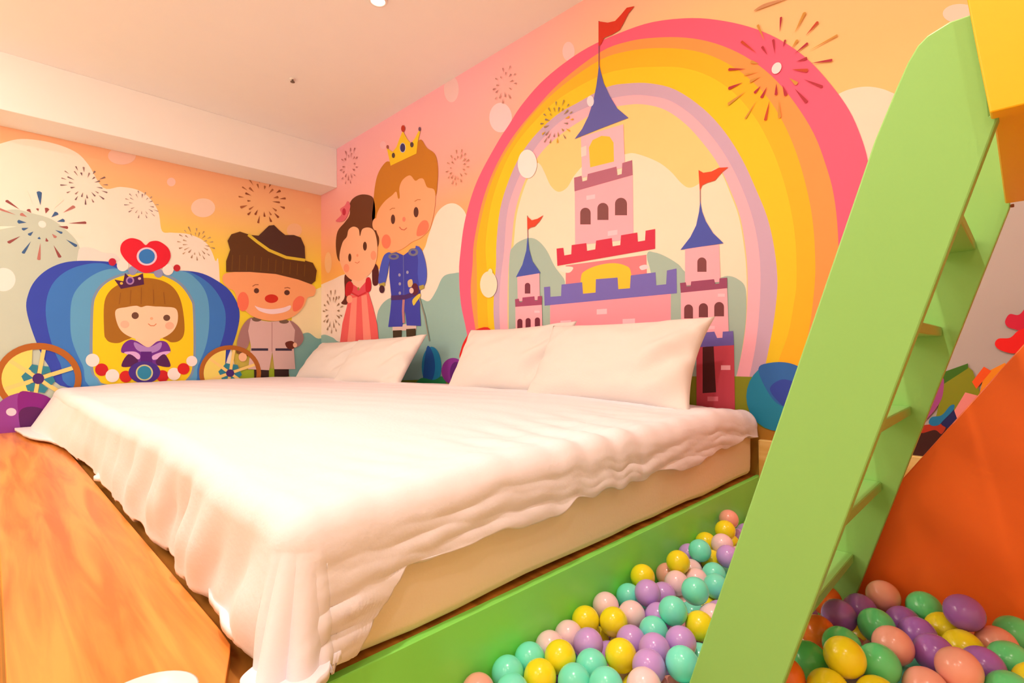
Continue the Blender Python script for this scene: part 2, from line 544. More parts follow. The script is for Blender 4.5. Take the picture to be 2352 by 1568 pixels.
for (x, y, w, h) in ((1548, 756, 58, 92), (1645, 748, 60, 92), (1748, 741, 64, 94)):
    P.arch('4', x, y, w, h, (118, 52, 52))
P.rect('4', 1740, 640, 1785, 660, BRICK); P.rect('4', 1680, 850, 1720, 872, BRICK)
P.poly('4', [(1690, 980), (1845, 970), (1852, 1400), (1600, 1400), (1600, 990)], (206, 70, 76), False)
P.poly('4', [(1640, 990), (1712, 980), (1728, 1284), (1640, 1290)], (80, 14, 24), False)
P.rect('4', 1760, 1108, 1822, 1138, (255, 170, 160)); P.rect('4', 1672, 1312, 1742, 1342, (240, 120, 120))
P.poly('4', [(1425, 908), (1560, 900), (1717, 888), (1735, 930), (1770, 928), (1772, 888), (1840, 884), (1845, 976), (1430, 1000)], (112, 92, 150), False)
# left tower
P.poly('4', [(428, 520), (572, 505), (575, 680), (430, 690)], PINK, False)
P.line('3', [(388, 1110), (390, 1230)], 3.5, (150, 90, 90))
P.poly('3', [(389, 1212), (397, 1285), (414, 1345), (456, 1405), (395, 1415), (329, 1426), (362, 1362), (382, 1290)], (68, 84, 152), False)
P.poly('3', [(387, 1114), (410, 1134), (440, 1126), (470, 1108), (450, 1140), (426, 1166), (402, 1172), (388, 1184)], (218, 66, 34), False)
P.arch('4', 495, 604, 36, 70, (120, 50, 60))
P.poly('4', [(415, 715), (588, 705), (594, 960), (418, 960)], PINK, False)
P.poly('4', [(413, 676), (438, 673), (442, 696), (460, 694), (462, 665), (540, 657), (543, 686), (560, 684), (562, 657), (589, 654), (589, 713), (415, 726)], (162, 66, 92), False)
for (x, y) in ((445, 837), (499, 832), (560, 828)):
    P.arch('4', x, y, 34, 66, (110, 30, 48))
P.rect('4', 540, 750, 575, 765, BRICK)
P.build(wb, 'pink storybook castle with blue cone roofs painted inside the rainbow')

P = Painting('painted_bubbles', 'back', 80)
P.ell('i', 1213, 377, 22, 33, (250, 226, 206)); P.ell('4', 240, 580, 56, 86, (246, 216, 170)); P.ell('i', 1128, 625, 5, 8, (250, 220, 160))
P.build(wb)
P = Painting('painted_fireworks', 'back', 84)
P.burst(1785, 158, 40, [(196, 66, 30), (208, 140, 50), (176, 40, 50)], 15, ((0.34, 0.56), (0.62, 1.0)), 3, (255, 220, 205), 0.027)
P.burst(1160, 195, 155, [(170, 110, 90), (190, 130, 104)], 9, seed=4)
P.burst(1280, 282, 232, [(170, 132, 60), (150, 118, 90), (214, 160, 20)], 14, seed=5, w=0.04)
P.burst(1052, 385, 345, [(176, 116, 76), (190, 130, 90)], 13, seed=6)
P.burst(803, 382, 340, [(190, 108, 90), (176, 92, 80)], 11, seed=8)
P.burst(765, 715, 665, [(150, 110, 70), (170, 130, 90)], 13, seed=9)
P.poly('5', [(64, 53), (110, 22), (190, 0), (240, -14), (190, 8), (120, 34)], (206, 140, 86))
P.build(wb)

# ---- prince and princess
P = Painting('painted_prince', 'back', 40)
SKIN, SKIN2 = (255, 166, 108), (255, 178, 124)
HAIR = (200, 118, 8)
P.poly('2', [(345, 620), (340, 500), (350, 400), (370, 330), (410, 275), (450, 270), (560, 225), (590, 160), (612, 152), (640, 195), (685, 230), (702, 300), (700, 390), (688, 470), (640, 520), (500, 600)], HAIR)
P.poly('2', [(352, 640), (362, 560), (400, 500), (445, 462), (468, 442), (478, 478), (488, 474), (486, 420), (505, 375), (545, 350), (575, 380), (600, 368), (622, 372), (642, 416), (682, 432), (688, 500),
             (672, 600), (650, 660), (600, 705), (560, 722), (500, 765), (445, 778), (402, 750), (372, 700)], SKIN)
P.ell('2', 352, 625, 18, 34, SKIN)
P.ell('2', 412, 722, 26, 40, (250, 122, 82)); P.poly('2', [(585, 690), (590, 640), (615, 606), (642, 606), (652, 640), (630, 680)], (250, 122, 82))
P.ell('2', 450, 597, 12, 27, (92, 44, 30)); P.ell('2', 580, 557, 14, 29, (92, 44, 30)); P.ell('2', 512, 597, 9, 14, (240, 130, 92))
P.line('2', [(486, 640), (498, 654), (514, 657), (528, 645)], 5, (205, 90, 60)); P.line('2', [(432, 545), (446, 535), (462, 535)], 4, (190, 105, 50)); P.line('2', [(572, 497), (588, 487), (606, 487)], 4, (190, 105, 50))
P.poly('2', [(437, 296), (425, 240), (415, 196), (448, 218), (470, 190), (488, 140), (505, 100), (532, 150), (552, 170), (575, 140), (596, 98), (604, 104), (590, 160), (582, 228), (510, 262)], (246, 194, 20), False)
P.ell('2', 507, 87, 11, 19, (190, 50, 20)); P.ell('2', 600, 90, 7, 12, (120, 80, 90)); P.ell('2', 419, 190, 6, 10, (170, 80, 60))
P.ell('2', 505, 195, 17, 28, (200, 190, 190)); P.ell('2', 505, 195, 14, 24, (56, 42, 90)); P.ell('2', 453, 238, 9, 15, (88, 60, 50)); P.ell('2', 557, 178, 10, 15, (88, 60, 60))
P.rect('2', 448, 1190, 582, 1225, (228, 190, 164), -6)
P.poly('2', [(450, 1222), (500, 1220), (497, 1320), (452, 1320)], (62, 46, 24), False); P.poly('2', [(525, 1214), (579, 1211), (576, 1310), (528, 1310)], (62, 46, 24), False)
P.poly('2', [(432, 790), (470, 782), (510, 800), (550, 770), (598, 748), (602, 880), (604, 1000), (602, 1100), (608, 1196), (528, 1194), (518, 1110), (504, 1200), (424, 1202), (436, 1110), (442, 1040), (430, 920)], (58, 62, 152), False)
P.poly('2', [(436, 785), (402, 798), (380, 860), (368, 940), (378, 968), (404, 960), (420, 900), (430, 840)], (70, 84, 170))
P.poly('2', [(578, 748), (612, 770), (636, 850), (640, 930), (622, 978), (600, 968), (590, 900), (592, 820)], (70, 84, 170))
P.poly('2', [(372, 960), (404, 950), (408, 968), (378, 982)], (176, 150, 60), False); P.ell('2', 388, 990, 15, 22, (72, 30, 40)); P.poly('2', [(596, 972), (624, 964), (628, 985), (602, 995)], (176, 150, 60), False)
P.ell('2', 455, 806, 30, 18, (120, 112, 118)); P.ell('2', 565, 782, 28, 22, (120, 112, 118)); P.ell('2', 455, 806, 16, 8, (58, 62, 152)); P.ell('2', 565, 782, 14, 10, (58, 62, 152))
P.line('2', [(510, 800), (512, 1040)], 5, (96, 96, 150)); P.line('2', [(512, 1040), (508, 1110), (512, 1180)], 13, (190, 120, 112))
for q in ((488, 910), (490, 960), (490, 1012), (533, 895)):
    P.ell('2', q[0], q[1], 7, 9, (160, 150, 160))
P.poly('2', [(440, 1026), (520, 1022), (600, 990), (602, 1020), (520, 1048), (440, 1052)], (74, 40, 92), False)
P.poly('2', [(535, 945), (558, 935), (562, 970), (540, 978)], (220, 180, 110)); P.ell('2', 575, 990, 20, 34, (96, 24, 44)); P.ell('2', 556, 998, 12, 16, (250, 190, 160))
P.poly('2', [(562, 1050), (600, 1015), (606, 1030), (585, 1060), (568, 1082)], (226, 190, 60)); P.line('2', [(600, 1040), (630, 1140), (656, 1280)], 7, (146, 140, 112))
P.build(wb, 'crowned prince in a long blue coat painted beside the rainbow')
P = Painting('painted_princess', 'back', 40)
DK = (104, 50, 10)
P.poly('2', [(145, 830), (128, 750), (138, 665), (180, 612), (206, 570), (208, 505), (238, 470), (285, 457), (335, 474), (350, 540), (348, 610), (366, 668), (364, 750), (300, 800), (200, 830)], DK)
P.poly('2', [(178, 910), (220, 935), (205, 960), (200, 1040), (190, 1075), (158, 1068), (178, 1030)], (96, 38, 26)); P.poly('2', [(335, 850), (362, 860), (370, 920), (362, 965), (335, 958)], (84, 24, 30))
P.poly('2', [(148, 812), (165, 730), (190, 695), (200, 656), (228, 638), (256, 652), (264, 692), (278, 652), (318, 644), (348, 672), (362, 750), (356, 830), (322, 900), (262, 945), (205, 930), (168, 880)], SKIN2)
P.ell('2', 207, 812, 9, 23, (92, 44, 24)); P.ell('2', 292, 748, 11, 25, (92, 44, 24)); P.ell('2', 340, 800, 16, 26, (255, 150, 104)); P.ell('2', 188, 872, 16, 24, (255, 150, 104))
P.line('2', [(236, 838), (250, 844), (262, 834)], 4, (225, 110, 70)); P.ell('2', 250, 800, 6, 8, (246, 146, 98))
P.poly('2', [(128, 605), (160, 570), (152, 540), (178, 520), (195, 495), (210, 520), (200, 560), (180, 600), (150, 612)], (232, 104, 106)); P.ell('2', 175, 555, 10, 20, (196, 40, 60))
P.poly('2', [(222, 935), (262, 946), (298, 925), (300, 950), (262, 990), (225, 960)], (255, 186, 140))
P.poly('2', [(205, 1016), (250, 1030), (312, 1006), (338, 1090), (362, 1190), (372, 1300), (150, 1300), (166, 1180), (190, 1090)], (240, 92, 82), False)
P.poly('2', [(218, 1040), (248, 1034), (238, 1300), (192, 1300)], (255, 140, 112), False); P.poly('2', [(272, 1028), (302, 1020), (330, 1300), (285, 1300)], (255, 140, 112), False)
P.poly('2', [(205, 960), (230, 965), (262, 988), (300, 945), (312, 1008), (255, 1034), (208, 1012)], (226, 74, 80), False)
P.poly('2', [(186, 965), (208, 945), (226, 965), (222, 1000), (200, 1030), (182, 1020)], (200, 22, 36)); P.poly('2', [(298, 935), (318, 924), (328, 960), (322, 1000), (298, 1002)], (206, 26, 40))
P.line('2', [(215, 1008), (255, 1030), (300, 1008)], 9, (206, 40, 46)); P.ell('2', 206, 1046, 17, 22, (250, 160, 120)); P.ell('2', 256, 988, 6, 9, (170, 130, 60))
P.build(wb, 'princess in a red striped gown painted beside the prince')

# ---- toys painted along the foot of the back wall
P = Painting('painted_balloons', 'back', 70)
P.ell('2', 668, 1425, 55, 112, (0, 132, 160)); P.poly('2', [(640, 1320), (672, 1340), (688, 1420), (672, 1500), (620, 1530)], (0, 84, 142))
P.poly('2', [(580, 1540), (610, 1490), (680, 1500), (730, 1480), (740, 1540)], (36, 134, 66))
P.ell('2', 790, 1450, 66, 74, (138, 44, 124)); P.ell('2', 806, 1460, 34, 62, (96, 24, 96))
P.poly('2', [(830, 1390), (834, 1330), (858, 1270), (900, 1225), (1000, 1215), (1010, 1400), (900, 1500)], (222, 18, 22))
P.ell('4', 2140, 1312, 214, 226, (26, 134, 152)); P.poly('4', [(2005, 1130), (2080, 1092), (2200, 1092), (2300, 1140), (2352, 1250), (2300, 1370), (2150, 1370), (2060, 1270)], (44, 102, 156)); P.poly('4', [(2080, 1260), (2160, 1200), (2260, 1230), (2300, 1300), (2200, 1380), (2140, 1350)], (48, 70, 150))
P.build(wb)
P = Painting('painted_toys', 'back', 70)
P.poly('7', [(640, 1080), (700, 880), (900, 850), (1300, 800), (1500, 1300), (640, 1300)], (66, 8, 8), False)
P.poly('7', [(730, 858), (960, 845), (930, 940), (860, 900), (730, 930)], (186, 52, 24))
P.poly('7', [(870, 780), (900, 650), (950, 440), (1190, 268), (1240, 310), (1300, 480), (1350, 700), (1100, 800)], (140, 140, 8), False)
P.poly('7', [(760, 430), (800, 360), (950, 322), (1192, 236), (1192, 285), (950, 442), (860, 520)], (62, 112, 6), False)
P.poly('7', [(760, 800), (850, 560), (945, 380), (938, 560), (870, 690), (800, 770)], (172, 76, 124))
P.poly('7', [(1300, 560), (1360, 330), (1560, 230), (1700, 400), (1500, 700)], (255, 142, 16), False)
P.poly('7', [(1232, 420), (1350, 268), (1425, 312), (1275, 490)], (255, 88, 4), False)
P.poly('7', [(1043, 730), (1165, 525), (1300, 560), (1300, 800), (1090, 800)], (250, 142, 122), False)
P.poly('7', [(930, 850), (905, 790), (1045, 680), (1085, 790), (1080, 880), (980, 880)], (36, 36, 82), False)
P.poly('7', [(800, 825), (830, 772), (930, 752), (1010, 662), (1056, 650), (1042, 705), (950, 800), (900, 850), (835, 858)], (6, 120, 152))
P.build(wb)
P = Painting('painted_dancing_figure', 'back', 80)
P.poly('6', [(1040, 150), (1058, 122), (1095, 124), (1130, 84), (1180, 40), (1240, 60), (1240, 260), (1130, 200), (1080, 182), (1050, 172)], (214, 6, 52))
P.poly('6', [(1000, 240), (1014, 218), (1060, 214), (1095, 185), (1150, 180), (1240, 260), (1200, 340), (1120, 260), (1075, 276), (1020, 262)], (244, 22, 20))
P.build(wb)

# ---- left wall
ILL = ILL_ROOM
P = Painting('painted_clouds', 'left', 0)
P.poly('i', [(-140, 420), (-60, 350), (0, 330), (50, 319), (115, 327), (172, 348), (203, 378), (237, 431), (277, 429), (316, 436), (344, 455), (364, 487), (372, 530), (395, 534), (435, 538), (474, 558), (494, 598), (505, 650), (520, 1200), (-140, 1200)], CREAM)
P.poly('1', [(1700, 800), (1745, 750), (1800, 690), (1870, 655), (1960, 640), (2000, 645), (2000, 1200), (1700, 1200)], (252, 212, 150))
P.ell('1', 1180, 195, 70, 55, (254, 200, 160)); P.ell('1', 995, 45, 25, 25, (254, 190, 158)); P.ell('1', 1710, 325, 44, 40, (255, 184, 126)); P.ell('1', 1790, 215, 22, 18, (255, 180, 116)); P.ell('i', 280, 358, 32, 20, (254, 186, 150))
P.build(wl)
P = Painting('painted_hills', 'left', 10)
P.poly('1', [(-400, 330), (-200, 240), (0, 215), (90, 205), (180, 225), (300, 262), (400, 338), (452, 400), (475, 480), (500, 600), (500, 1700), (-400, 1700)], (196, 190, 156))
P.poly('1', [(455, 450), (480, 425), (540, 430), (600, 455), (680, 470), (700, 560), (470, 560)], (232, 208, 180))
P.poly('1', [(1680, 1010), (1730, 945), (1790, 920), (1850, 955), (1930, 930), (2010, 935), (2010, 1700), (1640, 1700)], (134, 164, 142))
P.poly('1', [(1100, 1160), (1300, 1150), (1500, 1130), (1600, 1130), (1680, 1165), (1700, 1700), (1000, 1700)], (158, 168, 30))
P.ell('1', 20, 612, 70, 68, (254, 216, 190))
P.build(wl)
P = Painting('painted_fireworks', 'left', 20)
P.burst(97, 515, 440, [(60, 90, 120), (150, 70, 60), (240, 222, 180), (190, 110, 90)], 14, ((0.36, 0.55), (0.62, 1.05)), 11, (255, 230, 205), 0.05)
P.burst(195, 425, 382, [(130, 92, 84), (160, 116, 100)], 14, seed=12, w=0.04)
P.burst(325, 470, 438, [(150, 112, 100), (180, 140, 118)], 12, seed=13, w=0.035)
P.burst(450, 560, 522, [(176, 130, 90), (196, 150, 104)], 15, seed=14, w=0.04)
P.burst(603, 460, 408, [(150, 74, 40), (176, 98, 54)], 13, seed=15, w=0.05)
P.build(wl)

P = Painting('painted_carriage', 'left', 24)
P.poly('1', [(154, 790), (166, 690), (210, 610), (290, 545), (400, 508), (560, 504), (680, 520), (800, 590), (1000, 562), (1150, 570), (1260, 618), (1345, 690), (1391, 800), (1372, 930), (1320, 1070), (1285, 1190), (1200, 1240), (420, 1245), (280, 1110), (205, 960)], (50, 66, 152))
P.poly('1', [(265, 790), (290, 665), (360, 580), (470, 530), (610, 520), (800, 590), (1020, 562), (1120, 575), (1230, 650), (1300, 765), (1308, 885), (1270, 1020), (1210, 1150), (1150, 1240), (450, 1245), (350, 1100), (290, 950)], (58, 112, 168))
P.poly('1', [(408, 840), (420, 720), (470, 640), (560, 575), (660, 548), (800, 560), (1050, 562), (1140, 610), (1200, 700), (1216, 830), (1200, 980), (1150, 1110), (1080, 1240), (560, 1245), (480, 1110), (420, 970)], (96, 152, 174))
P.poly('1', [(522, 1110), (526, 800), (548, 690), (612, 618), (715, 575), (830, 560), (950, 575), (1050, 628), (1115, 715), (1134, 800), (1134, 1100), (1090, 1200), (1000, 1235), (640, 1235), (560, 1190)], (130, 140, 150))
P.poly('1', [(540, 1110), (542, 800), (562, 700), (622, 630), (720, 588), (830, 574), (940, 588), (1040, 640), (1102, 722), (1120, 800), (1120, 1100), (1078, 1195), (1000, 1222), (640, 1222), (570, 1185)], (252, 194, 14))
# girl at the window
P.poly('1', [(605, 920), (604, 760), (632, 685), (690, 640), (765, 612), (850, 602), (940, 618), (1008, 660), (1050, 735), (1070, 850), (1068, 930), (1040, 968), (995, 976), (960, 960), (860, 930), (740, 960), (690, 980), (640, 976), (615, 955)], (166, 98, 18))
P.poly('1', [(745, 960), (800, 930), (920, 930), (970, 975), (960, 1010), (750, 1010)], (252, 194, 14), False)
P.poly('1', [(795, 925), (925, 925), (915, 985), (860, 1008), (800, 985)], (255, 190, 142))
P.poly('1', [(672, 790), (735, 772), (790, 764), (820, 772), (852, 764), (900, 768), (950, 770), (1022, 782), (1032, 850), (1005, 910), (945, 950), (870, 965), (785, 955), (715, 920), (680, 865)], (255, 194, 144))
P.ell('1', 785, 821, 21, 20, (110, 66, 44)); P.ell('1', 968, 834, 20, 18, (110, 66, 44)); P.ell('1', 985, 880, 26, 22, (255, 170, 124)); P.ell('1', 725, 872, 26, 22, (255, 174, 130))
P.line('1', [(860, 868), (875, 880), (895, 880), (908, 868)], 5, (222, 120, 70)); P.ell('1', 880, 838, 9, 8, (250, 164, 112))
for x in (700, 760, 820, 890, 950):
    P.line('1', [(x, 655 + abs(x-830)*.25), (x - (830-x)*.06, 755)], 4, (146, 80, 10))
P.poly('1', [(664, 612), (716, 622), (726, 574), (756, 602), (800, 590), (830, 575), (836, 640), (702, 666)], (78, 16, 62), False)
P.ell('1', 755, 618, 24, 24, (176, 120, 150)); P.ell('1', 755, 618, 15, 15, (84, 40, 110)); P.ell('1', 705, 634, 9, 8, (226, 170, 60)); P.ell('1', 810, 606, 9, 8, (226, 170, 150))
P.poly('1', [(705, 1035), (714, 990), (752, 962), (795, 970), (860, 1005), (915, 970), (965, 975), (990, 1020), (975, 1040), (940, 1040), (990, 1112), (900, 1110), (800, 1110), (704, 1115), (760, 1045)], (114, 40, 122))
P.poly('1', [(780, 975), (860, 1005), (935, 975), (925, 1020), (860, 1040), (795, 1020)], (178, 122, 168)); P.poly('1', [(720, 1035), (780, 1030), (812, 1050), (806, 1075), (770, 1060)], (226, 160, 190)); P.poly('1', [(990, 1030), (940, 1032), (885, 1055), (892, 1078), (940, 1062)], (226, 160, 190))
P.poly('1', [(705, 1115), (745, 1045), (800, 1080), (780, 1112)], (84, 14, 70)); P.poly('1', [(990, 1115), (955, 1045), (905, 1085), (925, 1112)], (84, 14, 70))
P.poly('1', [(818, 1030), (880, 1030), (885, 1110), (815, 1110)], (92, 20, 104), False)
# heart and beads
for (x, y, r, c) in ((652, 510, 22, (196, 20, 50)), (1027, 545, 20, (196, 30, 40)), (712, 530, 34, (250, 220, 205)), (975, 555, 32, (250, 220, 205)), (770, 560, 26, (150, 140, 160)), (920, 575, 26, (150, 140, 160))):
    P.ell('1', x, y, r, r, c)
P.poly('1', [(845, 412), (872, 392), (922, 390), (975, 428), (990, 480), (962, 530), (905, 560), (845, 574), (790, 550), (730, 500), (699, 448), (710, 398), (758, 372), (812, 384)], (230, 10, 42))
P.ell('1', 852, 478, 59, 53, (236, 190, 215)); P.ell('1', 852, 478, 47, 43, (52, 116, 170))
for (x, y, r, c) in ((537, 1080, 40, (250, 216, 200)), (590, 1135, 38, (206, 24, 28)), (652, 1170, 40, (250, 216, 200)), (730, 1175, 36, (214, 30, 26)), (943, 1172, 36, (206, 24, 28)), (1010, 1160, 38, (250, 216, 200)), (1065, 1130, 35, (220, 30, 26)), (1113, 1085, 32, (250, 216, 200))):
    P.ell('1', x, y, r, r*.95, c)
P.ell('1', 838, 1150, 92, 64, (72, 40, 116)); P.ell('1', 838, 1152, 50, 47, (214, 190, 120)); P.ell('1', 838, 1152, 41, 39, (44, 126, 144))


def wheel(cx, cy, rx, ry, th, hub):
    P.poly('1', [(cx + (rx-th)*math.cos(t), cy + (ry-th)*math.sin(t)) for t in np.linspace(math.pi*.58, math.pi*1.45, 16)], (246, 204, 92), False)
    for i in range(6):
        a = math.pi/2 + i*math.pi/3 + .15
        P.line('1', [(cx, cy), (cx + (rx-th)*math.cos(a), cy + (ry-th)*math.sin(a))], th*.62, (255, 196, 104))
    n = 40
    P.k += 1
    for i in range(n):
        a, b = 2*math.pi*i/n, 2*math.pi*(i+1)/n
        P.poly('1', [(cx + rx*math.cos(a), cy + ry*math.sin(a)), (cx + rx*math.cos(b), cy + ry*math.sin(b)), (cx + (rx-th)*math.cos(b), cy + (ry-th)*math.sin(b)), (cx + (rx-th)*math.cos(a), cy + (ry-th)*math.sin(a))], (178, 92, 28), False)
        P.k -= 1
    P.k += 1
    for i in range(6):
        a = i*math.pi/3 + .15 + math.pi/6 + math.pi/2
        P.poly('1', [(cx + hub*d*math.cos(a + e), cy + hub*d*.9*math.sin(a + e)) for d, e in ((.3, 0), (.9, -.36), (1.05, 0), (.9, .36))], (48, 122, 128), False)
    P.ell('1', cx, cy, hub*.36, hub*.33, (74, 34, 96))


wheel(222, 1187, 252, 208, 38, 95)
wheel(1335, 1155, 180, 162, 26, 66)
P.build(wl, 'blue pumpkin coach with a girl at its yellow window painted on the side wall')

P = Painting('painted_ball', 'left', 100)
P.ell('1', 150, 1462, 215, 196, (150, 58, 128))
P.poly('1', [(105, 1280), (190, 1266), (290, 1300), (350, 1390), (360, 1480), (330, 1570), (170, 1600), (120, 1480)], (136, 26, 108))
P.poly('1', [(110, 1385), (200, 1350), (300, 1400), (330, 1500), (250, 1600), (150, 1560)], (92, 4, 76))
P.ell('1', 65, 1380, 30, 23, (255, 196, 206))
P.build(wl)

P = Painting('painted_coachman', 'left', 84)
P.poly('1', [(1460, 832), (1420, 862), (1390, 920), (1376, 1000), (1430, 1012), (1456, 940), (1480, 860)], (168, 112, 98)); P.poly('1', [(1680, 850), (1735, 888), (1762, 950), (1742, 992), (1700, 1004), (1690, 920)], (168, 112, 98))
P.rect('1', 1475, 1130, 1560, 1190, (52, 26, 20)); P.rect('1', 1592, 1128, 1676, 1175, (52, 26, 20))
P.poly('1', [(1455, 840), (1560, 856), (1680, 850), (1712, 905), (1704, 1000), (1714, 1132), (1592, 1132), (1580, 1030), (1562, 1138), (1440, 1132), (1456, 1000), (1440, 910)], (222, 168, 146), False)
P.line('1', [(1578, 860), (1578, 1030)], 4, (178, 120, 104)); P.rect('1', 1458, 1011, 1556, 1025, (56, 42, 56)); P.rect('1', 1598, 1011, 1694, 1025, (56, 42, 56))
P.poly('1', [(1655, 980), (1690, 968), (1712, 985), (1705, 1012), (1670, 1012)], (110, 40, 24)); P.ell('1', 1712, 992, 12, 14, (255, 176, 130))
P.poly('1', [(1370, 1020), (1440, 1035), (1436, 1058), (1372, 1040)], (120, 70, 34), False); P.ell('1', 1408, 1062, 24, 26, (255, 176, 124))
P.ell('1', 1490, 842, 28, 14, (120, 84, 60)); P.ell('1', 1648, 856, 28, 12, (120, 84, 60))
P.poly('1', [(1292, 620), (1312, 575), (1450, 568), (1600, 580), (1740, 612), (1808, 640), (1832, 668), (1822, 705), (1785, 718), (1762, 770), (1715, 818), (1650, 846), (1570, 852), (1480, 832), (1420, 790), (1380, 735), (1358, 680), (1322, 660)], (255, 158, 96))
P.ell('1', 1410, 740, 34, 56, (250, 112, 74)); P.poly('1', [(1700, 790), (1702, 740), (1735, 708), (1766, 722), (1752, 770), (1722, 796)], (250, 112, 74))
P.ell('1', 1575, 723, 39, 25, (214, 44, 24)); P.ell('1', 1488, 677, 15, 15, (96, 50, 34)); P.ell('1', 1665, 688, 16, 15, (96, 50, 34))
P.line('1', [(1465, 652), (1480, 642), (1500, 642)], 5, (170, 90, 50)); P.line('1', [(1650, 662), (1668, 658), (1684, 664)], 5, (170, 90, 50))
P.poly('1', [(1478, 764), (1492, 770), (1530, 780), (1580, 784), (1640, 776), (1685, 762), (1680, 786), (1640, 804), (1570, 812), (1505, 794)], (255, 204, 190))
P.poly('1', [(1436, 352), (1500, 358), (1560, 300), (1590, 296), (1620, 326), (1655, 354), (1705, 354), (1745, 368), (1768, 420), (1772, 500), (1680, 492), (1560, 445), (1490, 395)], (80, 44, 32), False)
P.poly('1', [(1312, 568), (1312, 505), (1335, 440), (1320, 388), (1342, 350), (1392, 334), (1440, 350), (1500, 400), (1580, 455), (1680, 490), (1770, 502), (1815, 515), (1838, 560), (1830, 620), (1806, 640), (1730, 612), (1600, 580), (1450, 568)], (96, 52, 18), False)
for x in range(1345, 1800, 42):
    y = 470 + max(0, (x-1440))*.17
    P.line('1', [(x + 4, y), (x, 562 + max(0, x-1560)*.16)], 4, (124, 72, 22))
P.line('1', [(1440, 352), (1490, 392), (1560, 442), (1660, 484), (1770, 500)], 17, (230, 184, 50))
P.build(wl, 'coachman in a wide brown hat painted next to the coach')


# ------------------------------------------------------------------ ceiling fittings
m_trim = mat('white_trim', None, 0.4, 0.4, 0.01, raw=(0.85, 0.84, 0.82))
m_lens = bpy.data.materials.new('lamp_lens')
m_lens.use_nodes = True
_b = m_lens.node_tree.nodes['Principled BSDF']
_b.inputs['Base Color'].default_value = (1, 0.95, 0.85, 1)
_b.inputs['Emission Color'].default_value = (1, 0.86, 0.68, 1)
_b.inputs['Emission Strength'].default_value = 14.0

WHERE = ['above the middle of the bed', 'added unseen above the castle side of the bed', 'added unseen near the beam and bed foot', 'added unseen above the foot of the bed', 'added unseen above the bed corner at the pit',
         'added unseen over the yellow loft', 'added unseen over the slide', 'added unseen behind the bed foot', 'added unseen over the room entrance']
ring_me = lens_me = None
for (lx, ly, pw), wh in zip(LAMPS, WHERE):
    t = empty('ceiling_downlight', (lx, ly, CEIL))
    tag(t, 'small round white recessed downlight ' + wh, 'lamp', 'recessed ceiling downlights')
    if ring_me is None:
        o = bm_obj('trim_ring', lathe_bm([(0.040, -0.001), (0.041, -0.010), (0.052, -0.009), (0.058, -0.001), (0.040, -0.001)]), m_trim, t, True)
        ring_me = o.data
        o2 = bm_obj('lens', lathe_bm([(0, -0.006), (0.030, -0.006), (0.040, -0.003)]), m_lens, t, True)
        lens_me = o2.data
    else:
        for nm, me in (('trim_ring', ring_me), ('lens', lens_me)):
            o = bpy.data.objects.new(nm, me)
            COL.objects.link(o)
            o.parent = t
    ld = bpy.data.lights.new('downlight_beam', 'AREA')
    ld.shape = 'DISK'
    ld.size = 0.10
    ld.energy = pw
    ld.color = LAMP_COL
    lo = bpy.data.objects.new('downlight_beam', ld)
    COL.objects.link(lo)
    lo.location = (lx, ly, CEIL - 0.02)

for (gx_, gy_, pw), wh in zip(FILL_GLOBES, ('in front of the bed, nearer the ball pit', 'in front of the bed, nearer the coach wall')):
    t = empty('fill_globe', (gx_, gy_, CEIL))
    tag(t, 'added fill light globe on the ceiling ' + wh, 'lamp', 'added fill light globes')
    bm_obj('base', lathe_bm([(0, -0.001), (0.07, -0.001), (0.07, -0.02), (0.03, -0.05), (0, -0.05)]), m_trim, t, True)
    bm_obj('globe', lathe_bm([(0.001, -0.045)] + [(0.11*math.sin(math.pi*i/14), -0.155 + 0.11*math.cos(math.pi*i/14)) for i in range(1, 14)] + [(0.0, -0.265)]), m_lens, t, True)
    ld = bpy.data.lights.new('fill_globe_light', 'POINT')
    ld.energy = pw
    ld.color = LAMP_COL
    ld.shadow_soft_size = 0.12
    lo = bpy.data.objects.new('fill_globe_light', ld)
    COL.objects.link(lo)
    lo.location = (gx_, gy_, CEIL - 0.40)

hk = empty('ceiling_sprinkler', (1.371, -0.861, CEIL))
tag(hk, 'tiny dark sprinkler head poking out of the white ceiling', 'sprinkler')
m_dark = mat('dark_metal', (110, 80, 60), 0.4, 0.5)
bm_obj('flange', lathe_bm([(0, -0.001), (0.022, -0.001), (0.022, -0.005), (0, -0.006)], 20), m_trim, hk, True)
bm_obj('nozzle', lathe_bm([(0.006, -0.004), (0.007, -0.020), (0.016, -0.022), (0.016, -0.026), (0, -0.027)], 16), m_dark, hk, True)


# ------------------------------------------------------------------ bed
m_sheet = mat('warm_lit_cotton', None, 0.8, 0.2, 0.01, 4.0, 0.10, 90.0, raw=(0.86, 0.77, 0.60))  # warm tint stands in for lamplight on the white sheet
m_pillow = mat('white_pillow_cotton', None, 0.8, 0.2, 0.01, 4.0, 0.10, 90.0, raw=(0.71, 0.69, 0.685))
m_duvet = mat('white_duvet_cotton', None, 0.78, 0.2, 0.01, 4.0, 0.10, 70.0, raw=(0.80, 0.785, 0.87))


def nz1(x, y, seed, f=1.0, n=5):
    """smooth value noise from a few sines (vectorised)"""
    r_ = np.random.default_rng(seed)
    out = np.zeros(np.broadcast(x, y).shape)
    for i in range(n):
        a = r_.uniform(0, 2*math.pi)
        k = f*r_.uniform(.6, 1.8)
        out = out + np.sin(k*(math.cos(a)*x + math.sin(a)*y)*2*math.pi + r_.uniform(0, 6.28))
    return out/n


